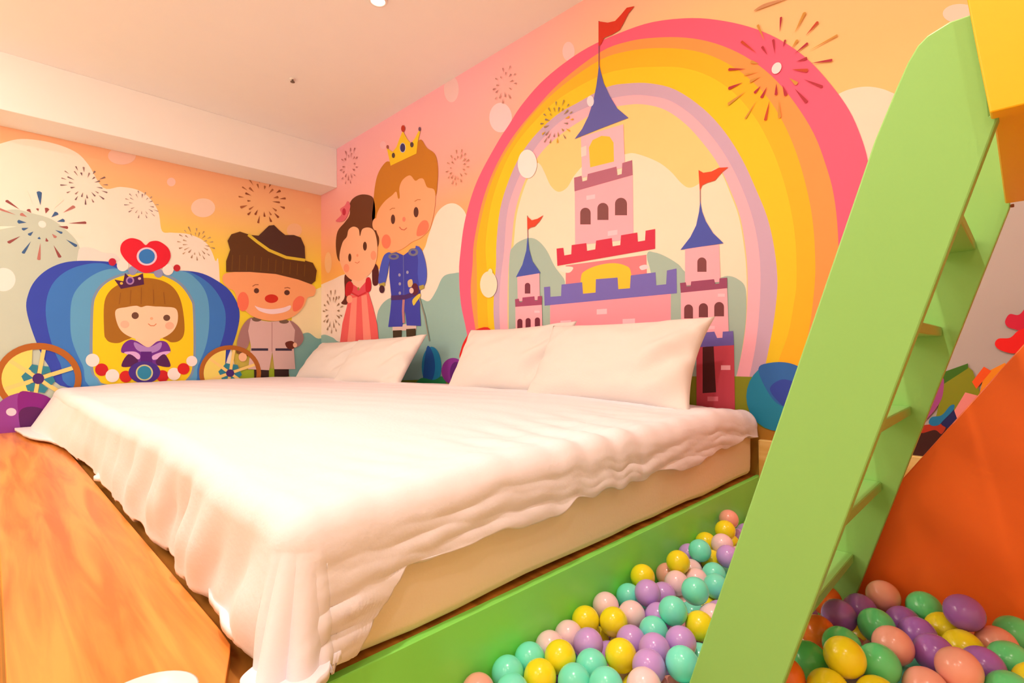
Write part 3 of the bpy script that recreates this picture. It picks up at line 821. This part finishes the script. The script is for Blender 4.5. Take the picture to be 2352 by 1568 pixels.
def grid_mesh(name, V, mats, parent=None, close=False):
    nu, nv = V.shape[:2]
    verts = V.reshape(-1, 3)
    idx = np.arange(nu*nv).reshape(nu, nv)
    f = np.stack([idx[:-1, :-1], idx[1:, :-1], idx[1:, 1:], idx[:-1, 1:]], -1).reshape(-1, 4)
    me = bpy.data.meshes.new(name)
    me.from_pydata(verts.tolist(), [], f.tolist())
    me.polygons.foreach_set('use_smooth', [True]*len(me.polygons))
    return link(name, me, mats, parent)


def sstep(t):
    t = np.clip(t, 0, 1)
    return t*t*(3 - 2*t)


# mattress : one wide white mattress with soft rounded edges and a lightly creased sheet
bm = box_bm((0.03, -2.0, 0.004), (4.354, -0.035, 0.268))
bmesh.ops.subdivide_edges(bm, edges=bm.edges[:], cuts=3, use_grid_fill=True)
bmesh.ops.bevel(bm, geom=[e for e in bm.edges if len(e.link_faces) == 2 and e.calc_face_angle(0) > 1.0], offset=0.045, segments=4, profile=0.6, affect='EDGES')
mt = bm_obj('mattress', bm, m_sheet, None, True)
tag(mt, 'wide sheeted mattress tinted as in warm light under the duvet on the wooden platform', 'mattress')
sd = mt.modifiers.new('sub', 'SUBSURF'); sd.levels = sd.render_levels = 2; sd.subdivision_type = 'SIMPLE'
tx = bpy.data.textures.new('sheet_creases', 'CLOUDS'); tx.noise_scale = 0.22
dm = mt.modifiers.new('creases', 'DISPLACE'); dm.texture = tx; dm.strength = 0.018; dm.mid_level = 0.6

# duvet
XR, YF, YH = 4.315, -2.04, -0.05
ns_top, nt_top = 300, 280
xs_top = np.linspace(0.025, XR - 0.06, ns_top)
dxs = np.concatenate([np.linspace(-0.055, 0.06, 26), np.linspace(0.065, 0.40, 60)])   # beyond the side edge
ys_top = np.linspace(YH, YF + 0.06, nt_top)
dys = np.concatenate([np.linspace(-0.055, 0.06, 26), np.linspace(0.065, 0.42, 70)])
A = np.concatenate([xs_top, XR + dxs])            # cloth coordinate across
B = np.concatenate([ys_top, YF - dys])            # cloth coordinate down the bed
AA, BB = np.meshgrid(A, B, indexing='ij')
# length of cloth hanging over the side, by position along the bed
bcl = np.clip(BB, YF - 0.42, YH)
Lr = 0.165 + 0.008*np.sin(bcl*7.0) + 0.006*np.sin(bcl*17 + 1) - 0.03*sstep((bcl + 0.5)/0.45)
Lr = Lr + (0.335 - Lr)*sstep((-1.86 - bcl)/0.2)
Lf = 0.325 + 0.006*np.sin(AA*3.1) + 0.006*np.sin(AA*9.3 + 2) + 0.06*sstep((1.4 - AA)/1.2)
dx = np.maximum(AA - XR, -0.055)
sc_ = np.where(dx > 0, dx/0.40*Lr, 0)
dy = np.maximum(YF - BB, -0.055)
sf_ = np.where(dy > 0, dy/0.42*Lf, 0)
d = np.hypot(sc_, sf_)
ang = np.arctan2(sf_, sc_ + 1e-9)
x0 = np.minimum(AA, XR)
y0 = np.maximum(BB, YF)
ztop = 0.338 - 0.036*sstep((x0 - 3.5)/0.8) - 0.022*sstep((-1.55 - y0)/0.5) - 0.02*sstep((y0 + 0.35)/0.3)
ztop = ztop + 0.007*nz1(x0, y0, 3, 0.9) + 0.004*nz1(x0, y0*1.7, 5, 2.2)
# long soft crease lines across the quilt towards the pillows
ztop = ztop + 0.010*np.exp(-((y0 + 0.42 + 0.02*np.sin(x0*3))/0.05)**2)*sstep((x0 - 0.3)/0.5)
# pulled wrinkles fanning out near the pit side edge
ed = sstep((x0 - 3.75)/0.5)
ztop = ztop + ed*(0.006*np.sin((y0*1.0 + x0*0.25)*38 + 2*np.sin(y0*5)) * (0.5 + 0.5*np.sin(y0*4.1 + x0*3)) + 0.004*nz1(x0*3, y0*6, 8, 1.2) + 0.004*nz1(x0*14, y0*6, 9, 1.0))
r = 0.048
q = r*math.pi/2
flare = 0.05 + 0.50*sstep((1.9 - x0)/1.7)*(ang > 0.8) + 0.25*np.sin(2*np.clip(ang, 0, math.pi/2))
v = np.where(d < q, r*(1 - np.cos(np.minimum(d, q)/r)), r + (d - q)*0.985)
h = np.where(d < q, r*np.sin(np.minimum(d, q)/r), r + (d - q)*flare)
room = ztop - 0.014
over = np.maximum(v - room, 0)
v = np.minimum(v, room)
h = h + over*0.75
# folds
hang = np.clip((d - 0.03)/0.25, 0, 1)
ffoot = sstep((ang - 0.5)/0.5)*(sf_ > 0)
big = sstep((x0 - 2.6)/0.9)
tail = 1 - 0.75*sstep((sf_ - 0.17)/0.12)
fold_f = tail*((0.006 + 0.024*big)*np.sin(x0*2*math.pi/0.33 + 1.7*np.sin(x0*2.3) + sf_*13) + 0.018*big*np.sin(x0*2*math.pi/0.13 + 2.6*np.sin(x0*3.7) + sf_*22)*(0.5 + 0.5*np.sin(x0*5.3))) + 0.012*nz1(x0*1.6, sf_*2.5, 12, 1.2) + 0.003*nz1(x0*5, sf_*2.5, 21, 1.2)
fside = sstep((0.9 - ang)/0.5)*(sc_ > 0)
fold_s = 0.005*nz1(y0*3, sc_*4, 31, 1.0) + 0.003*np.sin(y0*2*math.pi/0.09 + 3*np.sin(y0*6))*(np.sin(y0*3.3) > 0.2) + 0.008*np.sin(sc_*2*math.pi/0.055 + 2*np.sin(y0*7)) * (0.4 + 0.6*np.sin(y0*5)**2)
fold_s = fold_s + 0.0045*nz1(y0*4, sc_*26, 41, 1.0) + 0.003*nz1(y0*9, sc_*44, 43, 1.0)
corner = np.sin(2*np.clip(ang, 0, math.pi/2))
fold_c = corner*0.018*np.sin(ang*15)
h = h + hang*(ffoot*fold_f*(1 - 0.7*corner) + fside*fold_s*(1 - corner) + fold_c*hang)
# the tasselled flick half way along the foot
h = h + 0.05*np.exp(-((x0 - 2.42)/0.05)**2)*ffoot*np.clip((d - 0.28)/0.08, 0, 1)
X = x0 + np.where(dx < 0, 0, 0) + h*np.cos(ang)*(d > 0)
Y = y0 - h*np.sin(ang)*(d > 0)
X = np.where(AA < XR, np.where(d > 0, X, AA), X)
Y = np.where(BB > YF, np.where(d > 0, Y, BB), Y)
X = np.where((AA < XR) & (d > 0), AA, X)
Y = np.where((BB > YF) & (d > 0), BB, Y)
Z = ztop - v
Z = np.maximum(Z, 0.0425)
duv = grid_mesh('duvet', np.stack([X, Y, Z], -1), m_duvet)
tag(duv, 'large rumpled white duvet spread over the whole bed and hanging to the wood', 'duvet')
so = duv.modifiers.new('filling', 'SOLIDIFY'); so.thickness = 0.016; so.offset = -1.0


def pillow(cx, y_bot, z_bot, lean, w, hgt, th, yaw=0.0, roll=0.0, seed=1, label=''):
    n = 56
    u = np.linspace(-1, 1, n)
    U_, V_ = np.meshgrid(u, u, indexing='ij')
    px = w/2*U_*(1 - 0.075*(1 - V_**2))
    py = hgt/2*V_*(1 - 0.12*(1 - U_**2))
    t = th/2*np.power(np.clip(1 - np.abs(U_)**2.6, 0, 1), .52)*np.power(np.clip(1 - np.abs(V_)**2.6, 0, 1), .52)
    wr = nz1(U_*2, V_*2, seed, 0.8)*0.008 + 0.010*np.sin((U_*V_*5 + U_*3)*3 + seed)*np.abs(U_)**3 + 0.006*np.sin(V_*12 + U_*4 + seed)*np.abs(U_)**2
    wr = wr + 0.026*sstep((U_ - 0.35)/0.4)*np.sin((V_*2.2 - U_*3.4)*3.2 + seed)
    tf = t*(1 + 0.15*nz1(U_, V_, seed + 3, 0.5)) + wr*(t/th*2)
    tb = -t*0.85
    me_v = np.concatenate([np.stack([px, py, tf], -1).reshape(-1, 3), np.stack([px, py, tb], -1).reshape(-1, 3)])
    idx = np.arange(n*n).reshape(n, n)
    f1 = np.stack([idx[:-1, :-1], idx[1:, :-1], idx[1:, 1:], idx[:-1, 1:]], -1).reshape(-1, 4)
    f2 = f1[:, ::-1] + n*n
    me = bpy.data.meshes.new('pillow')
    me.from_pydata(me_v.tolist(), [], np.concatenate([f1, f2]).tolist())
    bm = bmesh.new(); bm.from_mesh(me)
    bmesh.ops.remove_doubles(bm, verts=bm.verts[:], dist=0.0008)
    bmesh.ops.recalc_face_normals(bm, faces=bm.faces[:])
    bm.to_mesh(me); bm.free()
    me.polygons.foreach_set('use_smooth', [True]*len(me.polygons))
    o = link('pillow', me, m_pillow)
    # local y runs up the pillow, local z points out of its front
    R_ = Matrix.Rotation(yaw, 4, 'Z') @ Matrix.Rotation(lean, 4, 'X') @ Matrix.Rotation(roll, 4, 'Z')
    up = R_ @ Vector((0, 1, 0))
    o.matrix_world = Matrix.Translation(Vector((cx, y_bot, z_bot)) + up*(hgt/2)) @ R_
    tag(o, label, 'pillow', 'pillows leaning on the mural wall')
    return o


LEAN = math.radians(62)
pillow(0.70, -0.37, 0.318, math.radians(52), 1.0, 0.47, 0.20, 0.0, 0.0, 2, 'white pillow closest to the carriage wall, in the bed corner')
pillow(1.64, -0.45, 0.318, math.radians(56), 0.98, 0.46, 0.19, 0.0, 0.02, 5, 'white pillow below the painted prince, beside the corner pillow')
pillow(2.975, -0.33, 0.315, math.radians(61), 0.92, 0.48, 0.19, 0.0, 0.02, 9, 'white pillow below the castle centre, tucked behind its neighbour')
pillow(3.80, -0.46, 0.312, math.radians(57), 0.93, 0.48, 0.20, 0.0, 0.0, 14, 'white pillow nearest the ladder, in front of the red castle tower')

# wooden plank along the foot of the bed
pk = bm_obj('wooden_plank', prism_bm([(0.004, Y_PLAT), (4.335, Y_PLAT), (4.335, -2.20), (4.30, -2.172), (4.19, -2.130), (4.165, -2.122), (4.10, -2.119), (0.004, -2.119)], 2, 0.0005, 0.025, 0.002), m_board)
tag(pk, 'bright orange wooden plank lying along the foot of the bed', 'plank')

# white dish on the plank
dsh = bm_obj('round_dish', lathe_bm([(0, 0.0), (0.040, 0.0), (0.045, 0.004), (0.066, 0.026), (0.070, 0.030), (0.066, 0.031), (0.045, 0.012), (0, 0.009)]), mat('white_ceramic', None, 0.25, 0.5, 0.01, raw=(0.88, 0.87, 0.84)), None, True)
_q = on_axis(330, 1614, 2, 0.05)
dsh.location = (_q[0], _q[1], 0.0255)
tag(dsh, 'round white dish at the near edge of the wooden plank', 'dish')


# ------------------------------------------------------------------ ladder up to the loft
def xb(z):   # lower (pit side) edge of the side boards
    return CAM[0] + 0.3268*(z - CAM[2]) - 0.1152


def xt(z):   # upper (bed side) edge
    return CAM[0] + 0.3316*(z - CAM[2]) - 0.2537


zb = PIT + 0.004
side = [(xb(zb), zb), (xb(0.864), 0.864), (5.203, 0.866), (5.200, 0.93), (5.194, 0.995), (5.190, 1.008), (5.165, 1.008), (5.141, 0.9995), (5.130, 0.990), (5.118, 0.970), (5.105, 0.940), (xt(0.87), 0.87), (xt(zb), zb)]
lad = empty('loft_ladder', (4.75, -1.2, PIT))
tag(lad, 'bright green wooden ladder rising from the ball pit to the yellow loft', 'ladder')
def child(o, par):
    o.parent = par
    o.matrix_parent_inverse = Matrix.Translation(par.location).inverted()
    return o
YN, YFAR = -1.523, -0.893
child(bm_obj('side_board', prism_bm(side, 1, YN, YN + 0.024, 0.0025), m_green), lad)
side_far = [(xb(zb), zb), (xb(0.868), 0.868), (5.211, 0.93), (5.206, 0.995), (5.206, 1.16), (5.19, 1.17), (5.17, 1.155)] + side[-2:]
child(bm_obj('side_board', prism_bm(side_far, 1, YFAR, YFAR + 0.024, 0.0025), m_green), lad)
for z in (0.792, 0.601, 0.414, 0.224, 0.032, -0.16):
    x1 = xb(z) - 0.033
    child(bm_obj('tread', box_bm((x1 - 0.088, YN + 0.0245, z - 0.011), (x1, YFAR - 0.0005, z + 0.011), 0.002, 1), m_green), lad)

# ------------------------------------------------------------------ yellow loft
m_yel = mat('yellow_lacquer', (255, 172, 4), 0.4, 0.4, 0.02, 2.0)
loft = empty('play_loft', (5.9, -1.2, PIT))
tag(loft, 'yellow wooden play loft at the top of the green ladder', 'loft')
child(bm_obj('guard_panel', prism_bm([(5.2035, 0.858), (5.193, 0.945), (5.185, 1.016), (5.168, 1.16), (5.168, 1.45), (6.6, 1.45), (6.6, 0.858)], 1, -1.556, -1.527, 0.002), m_yel), loft)
child(bm_obj('deck', box_bm((5.205, -1.5255, 0.872), (6.6, -0.905, 0.902), 0.002, 1), m_yel), loft)
for (x, y) in ((5.86, -1.52), (6.55, -1.52), (5.86, -0.96), (6.55, -0.96)):
    child(bm_obj('post', box_bm((x, y, PIT + 0.001), (x + 0.05, y + 0.05, 0.8715), 0.003, 1), m_yel), loft)
for (x, y) in ((5.213, -1.5235), (5.213, -0.893)):  # dark blocks standing in for small shadows under the deck edge
    child(bm_obj('shadow_tick', box_bm((x, y, 0.8655), (x + 0.006, y + 0.008, 0.8718), 0.001, 1), mat('shadow_tick_brown', (130, 60, 10), 0.4, 0.5)), loft)

# ------------------------------------------------------------------ orange slide
m_or = mat('orange_lacquer', (255, 100, 28), 0.32, 0.45, 0.10, 1.5)
sl = empty('slide', (5.3, -0.5, PIT))
tag(sl, 'orange wooden slide with a tall solid side panel behind the ladder', 'slide')
YS = -0.858
p1, p2 = on_axis(2065, 1108, 1, YS), on_axis(2340, 803, 1, YS)
ms = (p2[2] - p1[2])/(p2[0] - p1[0])
def zs(x):
    return p1[2] + ms*(x - p1[0])
xlow = p1[0] + (-0.16 - p1[2])/ms
xtop = p1[0] + (1.02 - p1[2])/ms
pan = [(xlow - 0.03, PIT + 0.002), (xlow - 0.03, -0.22), (xlow, -0.16), (xtop, 1.02), (xtop + 0.35, 1.02), (xtop + 0.35, PIT + 0.002)]
child(bm_obj('side_panel', prism_bm(pan, 1, YS, YS + 0.028, 0.002), m_or), sl)
child(bm_obj('side_panel', prism_bm(pan, 1, -0.29, -0.262, 0.002), m_or), sl)
ch = [(xlow + 0.03, -0.24), (xtop + 0.10, 0.90), (xtop + 0.34, 0.90), (xtop + 0.34, 0.88), (xtop + 0.12, 0.88), (xlow + 0.05, -0.26)]
child(bm_obj('chute', prism_bm(ch, 1, YS + 0.0285, -0.2905), m_or), sl)

# ------------------------------------------------------------------ ball pit
BALL_R = 0.0352
COLS = {'yellow': (255, 208, 26), 'mint': (124, 234, 172), 'violet': (206, 144, 206), 'pink': (255, 192, 176), 'orange': (255, 112, 30), 'coral': (255, 156, 124), 'green': (104, 200, 112), 'plum': (172, 96, 160)}  # green and plum: mint and violet with loft shade in the colour
C8 = (3.0947, 1000, 1150)
C9 = (2.9697, 1560, 1250)
LIST_L = [(2085, 130, 150, 'coral'), (2060, 210, 155, 'yellow'), (1890, 290, 140, 'yellow'), (2030, 320, 160, 'pink'), (2075, 395, 165, 'violet'), (1835, 375, 160, 'mint'), (1665, 330, 150, 'violet'),
          (1720, 460, 175, 'yellow'), (1960, 420, 140, 'yellow'), (1970, 530, 140, 'mint'), (1600, 500, 140, 'coral'), (1480, 545, 185, 'yellow'), (1830, 490, 130, 'pink'), (1690, 610, 165, 'pink'),
          (1855, 560, 150, 'pink'), (1505, 655, 195, 'violet'), (1640, 650, 150, 'violet'), (1870, 680, 215, 'mint'), (1330, 670, 165, 'mint'), (1215, 750, 185, 'pink'), (1395, 810, 185, 'pink'),
          (1710, 805, 215, 'mint'), (1575, 830, 150, 'violet'), (1050, 860, 190, 'yellow'), (1240, 890, 195, 'yellow'), (1860, 880, 160, 'yellow'), (1545, 935, 190, 'mint'), (910, 930, 185, 'pink'),
          (1370, 965, 195, 'violet'), (765, 1010, 190, 'pink'), (1745, 1010, 200, 'violet'), (1070, 1025, 205, 'violet'), (1555, 1070, 215, 'violet'), (1310, 1115, 220, 'yellow'), (605, 1105, 185, 'mint'),
          (890, 1130, 220, 'yellow'), (1125, 1165, 195, 'mint'), (1525, 1180, 225, 'violet'), (1740, 1190, 190, 'mint'), (450, 1190, 195, 'mint'), (710, 1220, 205, 'yellow'), (980, 1265, 210, 'mint'),
          (245, 1290, 200, 'coral'), (1490, 1310, 190, 'pink'), (1215, 1320, 190, 'mint'), (500, 1330, 180, 'mint'), (1985, 610, 130, 'mint'), (1940, 810, 130, 'pink')]
LIST_R = [(1000, 380, 180, 'orange'), (950, 600, 180, 'orange'), (1100, 490, 215, 'violet'), (1245, 440, 200, 'violet'), (1415, 400, 210, 'coral'), (1335, 555, 225, 'mint'), (1515, 500, 190, 'violet'),
          (1675, 460, 210, 'mint'), (1780, 565, 190, 'yellow'), (1960, 700, 215, 'yellow'), (1950, 500, 270, 'violet'), (1625, 620, 210, 'violet'), (1450, 700, 260, 'coral'), (1110, 690, 245, 'mint'),
          (880, 790, 215, 'mint'), (1200, 845, 270, 'yellow'), (1400, 830, 260, 'mint'), (1750, 750, 250, 'violet'), (2170, 680, 220, 'coral'), (2270, 630, 200, 'mint'), (2260, 815, 220, 'mint'),
          (2100, 855, 250, 'violet'), (1900, 890, 270, 'coral'), (1660, 940, 250, 'coral'), (765, 910, 200, 'orange'), (980, 960, 200, 'yellow'), (1310, 990, 200, 'yellow'), (2230, 980, 190, 'mint'), (2345, 930, 170, 'yellow')]
balls = []
for L, (s, ox, oy), side_ in ((LIST_L, C8, 'L'), (LIST_R, C9, 'R')):
    for (cx, cy, dd, c) in L:
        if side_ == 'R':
            c = {'mint': 'green', 'violet': 'plum'}.get(c, c)  # darker copies put the shade below the loft into the ball colour
        balls.append([ox + cx/s, oy + cy/s, dd/s, c, side_])


def surf(x, y, side_):
    """height of the top layer of ball centres"""
    if side_ == 'L':
        return -0.115 + 0.05*max(0, min(1, (x - 4.55)/0.35)) + 0.02*max(0, min(1, (y + 1.0)/0.8))
    return -0.035 + 0.02*max(0, min(1, (x - 4.95)/0.3))


P3 = []
for (px, py, dd, c, side_) in balls:
    d_ = ray(px, py)
    z = -0.10
    for _ in range(20):
        p = CAM + d_*((z - CAM[2])/d_[2])
        z = 0.5*z + 0.5*surf(p[0], p[1], side_)
    t_s = (z - CAM[2])/d_[2]
    t_d = FPX*2*BALL_R/(dd*0.97)
    t_ = 0.72*t_s + 0.28*min(max(t_d, t_s*0.82), t_s*1.12)
    P3.append(CAM + d_*t_)
P3 = np.array(P3)
NV = len(P3)
# hidden lower layer that closes the gaps
fill = []
gx = 4.42
row = 0
while gx < 5.42:
    gy = -2.34 + (row % 2)*0.036
    while gy < -0.10:
        side_ = 'R' if (gx > xb(-0.05) + 0.02 and gy < -0.90) else 'L'
        z = surf(gx, gy, side_) - 0.066
        u_, v_, dep = project((gx, gy, z))
        if not (gx > 4.72 and gy > -0.9) and dep > 0.2 and -20 < u_ < 2420 and 1130 < v_ < 1640:
            fill.append((gx + random.uniform(-.006, .006), gy + random.uniform(-.006, .006), z))
        gy += 0.0725
    gx += 0.0635
    row += 1
ALL = np.array(list(P3) + fill)
ANCH = ALL.copy()


def keep_out(p):
    rr = BALL_R + 0.001
    x, y, z = p
    if x < X_PLAT + rr: x = X_PLAT + rr
    if y > -0.03 - rr: y = -0.03 - rr
    # ladder side boards and slide panel
    for y0_, y1_ in ((YN, YN + 0.024), (YFAR, YFAR + 0.024), (YS, YS + 0.028)):
        lo, hi = (xt(z) - rr, xb(z) + rr) if y0_ != YS else (xlow - 0.03 - rr, 99)
        if lo < x < hi and y0_ - rr < y < y1_ + rr:
            y = y0_ - rr if (y - y0_) < (y1_ - y) else y1_ + rr
    for tz in (0.032, -0.16):
        xx1 = xb(tz) - 0.033
        if YN < y < YFAR:
            cxx, czz = min(max(x, xx1 - 0.088), xx1), min(max(z, tz - 0.011), tz + 0.011)
            ex, ez = x - cxx, z - czz
            dd_ = math.hypot(ex, ez)
            if dd_ < rr:
                if dd_ < 1e-6:
                    ex, ez, dd_ = 0, -1, 1
                x, z = cxx + ex/dd_*rr, czz + ez/dd_*rr
    # slide chute
    zc = zs(x) - 0.10
    if y > YS + 0.028 and x > xlow and abs(z - zc) < 0.08:
        z = zc - 0.09
    if z < PIT + rr: z = PIT + rr
    return (x, y, z)


W_ = np.array([0.25]*NV + [0.75]*(len(ALL) - NV))
for it in range(70):
    D = ALL[:, None] - ALL[None]
    dist = np.linalg.norm(D, axis=2) + np.eye(len(ALL))
    pen = np.maximum(2*BALL_R + 0.0006 - dist, 0)
    np.fill_diagonal(pen, 0)
    dirn = D/dist[..., None]
    wsh = W_[:, None]/(W_[:, None] + W_[None])
    ALL = ALL + (dirn*(pen*wsh)[..., None]).sum(1)*0.55
    if it < 50:
        ALL[:NV] += (ANCH[:NV] - ALL[:NV])*0.02
    ALL = np.array([keep_out(p) for p in ALL])
D = ALL[:, None] - ALL[None]
dist = np.linalg.norm(D, axis=2) + np.eye(len(ALL))*9
# drop lower balls that still clip a neighbour
alive = np.ones(len(ALL), bool)
for i in range(len(ALL) - 1, NV - 1, -1):
    if (dist[i][alive] < 2*BALL_R*0.965).any():
        alive[i] = False
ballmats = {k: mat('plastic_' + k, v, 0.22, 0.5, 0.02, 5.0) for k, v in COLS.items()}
ball_me = {}
for k in COLS:
    bm = bmesh.new()
    bmesh.ops.create_uvsphere(bm, u_segments=32, v_segments=20, radius=BALL_R)
    # the fine moulding seam round the middle
    for v_ in bm.verts:
        if abs(v_.co.z) < 1e-5:
            v_.co.x *= 1.008; v_.co.y *= 1.008
    me = bpy.data.meshes.new('pit_ball')
    bm.to_mesh(me); bm.free()
    me.polygons.foreach_set('use_smooth', [True]*len(me.polygons))
    me.materials.append(ballmats[k])
    ball_me[k] = me
ORD = ['first', 'second', 'third', 'fourth', 'fifth', 'sixth', 'seventh', 'eighth', 'ninth', 'tenth', 'eleventh', 'twelfth', 'thirteenth', 'fourteenth', 'fifteenth', 'sixteenth', 'seventeenth', 'eighteenth']
names = {'mint': 'mint green', 'violet': 'violet', 'yellow': 'yellow', 'pink': 'pale pink', 'coral': 'coral', 'orange': 'orange', 'green': 'green', 'plum': 'violet-in-shade'}
order = {}
for side_ in 'LR':
    for c in COLS:
        idx = [i for i in range(NV) if balls[i][3] == c and balls[i][4] == side_]
        idx.sort(key=lambda i: -ALL[i][1])
        for k, i in enumerate(idx):
            order[i] = (k, len(idx))
for i in range(len(ALL)):
    if not alive[i]:
        continue
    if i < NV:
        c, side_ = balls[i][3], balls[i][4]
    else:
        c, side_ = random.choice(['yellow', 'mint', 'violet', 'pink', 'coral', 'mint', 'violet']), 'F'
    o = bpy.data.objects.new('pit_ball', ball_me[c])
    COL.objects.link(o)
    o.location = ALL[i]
    o.rotation_euler = (random.uniform(0, 3), random.uniform(0, 3), random.uniform(0, 3))
    if side_ == 'F':
        tag(o, names[c] + ' plastic ball wedged low in the pit under the top layer', 'ball', names[c] + ' balls under the top layer of the pit')
    else:
        k, n = order[i]
        place = 'between bed and ladder' if side_ == 'L' else 'below the orange slide panel'
        nth = 'only one there' if n == 1 else ORD[k] + ' ' + names[c].split()[-1 if c == 'pink' else 0] + ' one from the back wall'
        tag(o, '%s plastic ball %s, %s' % (names[c], place, nth), 'ball', 'plastic balls on top of the ball pit')
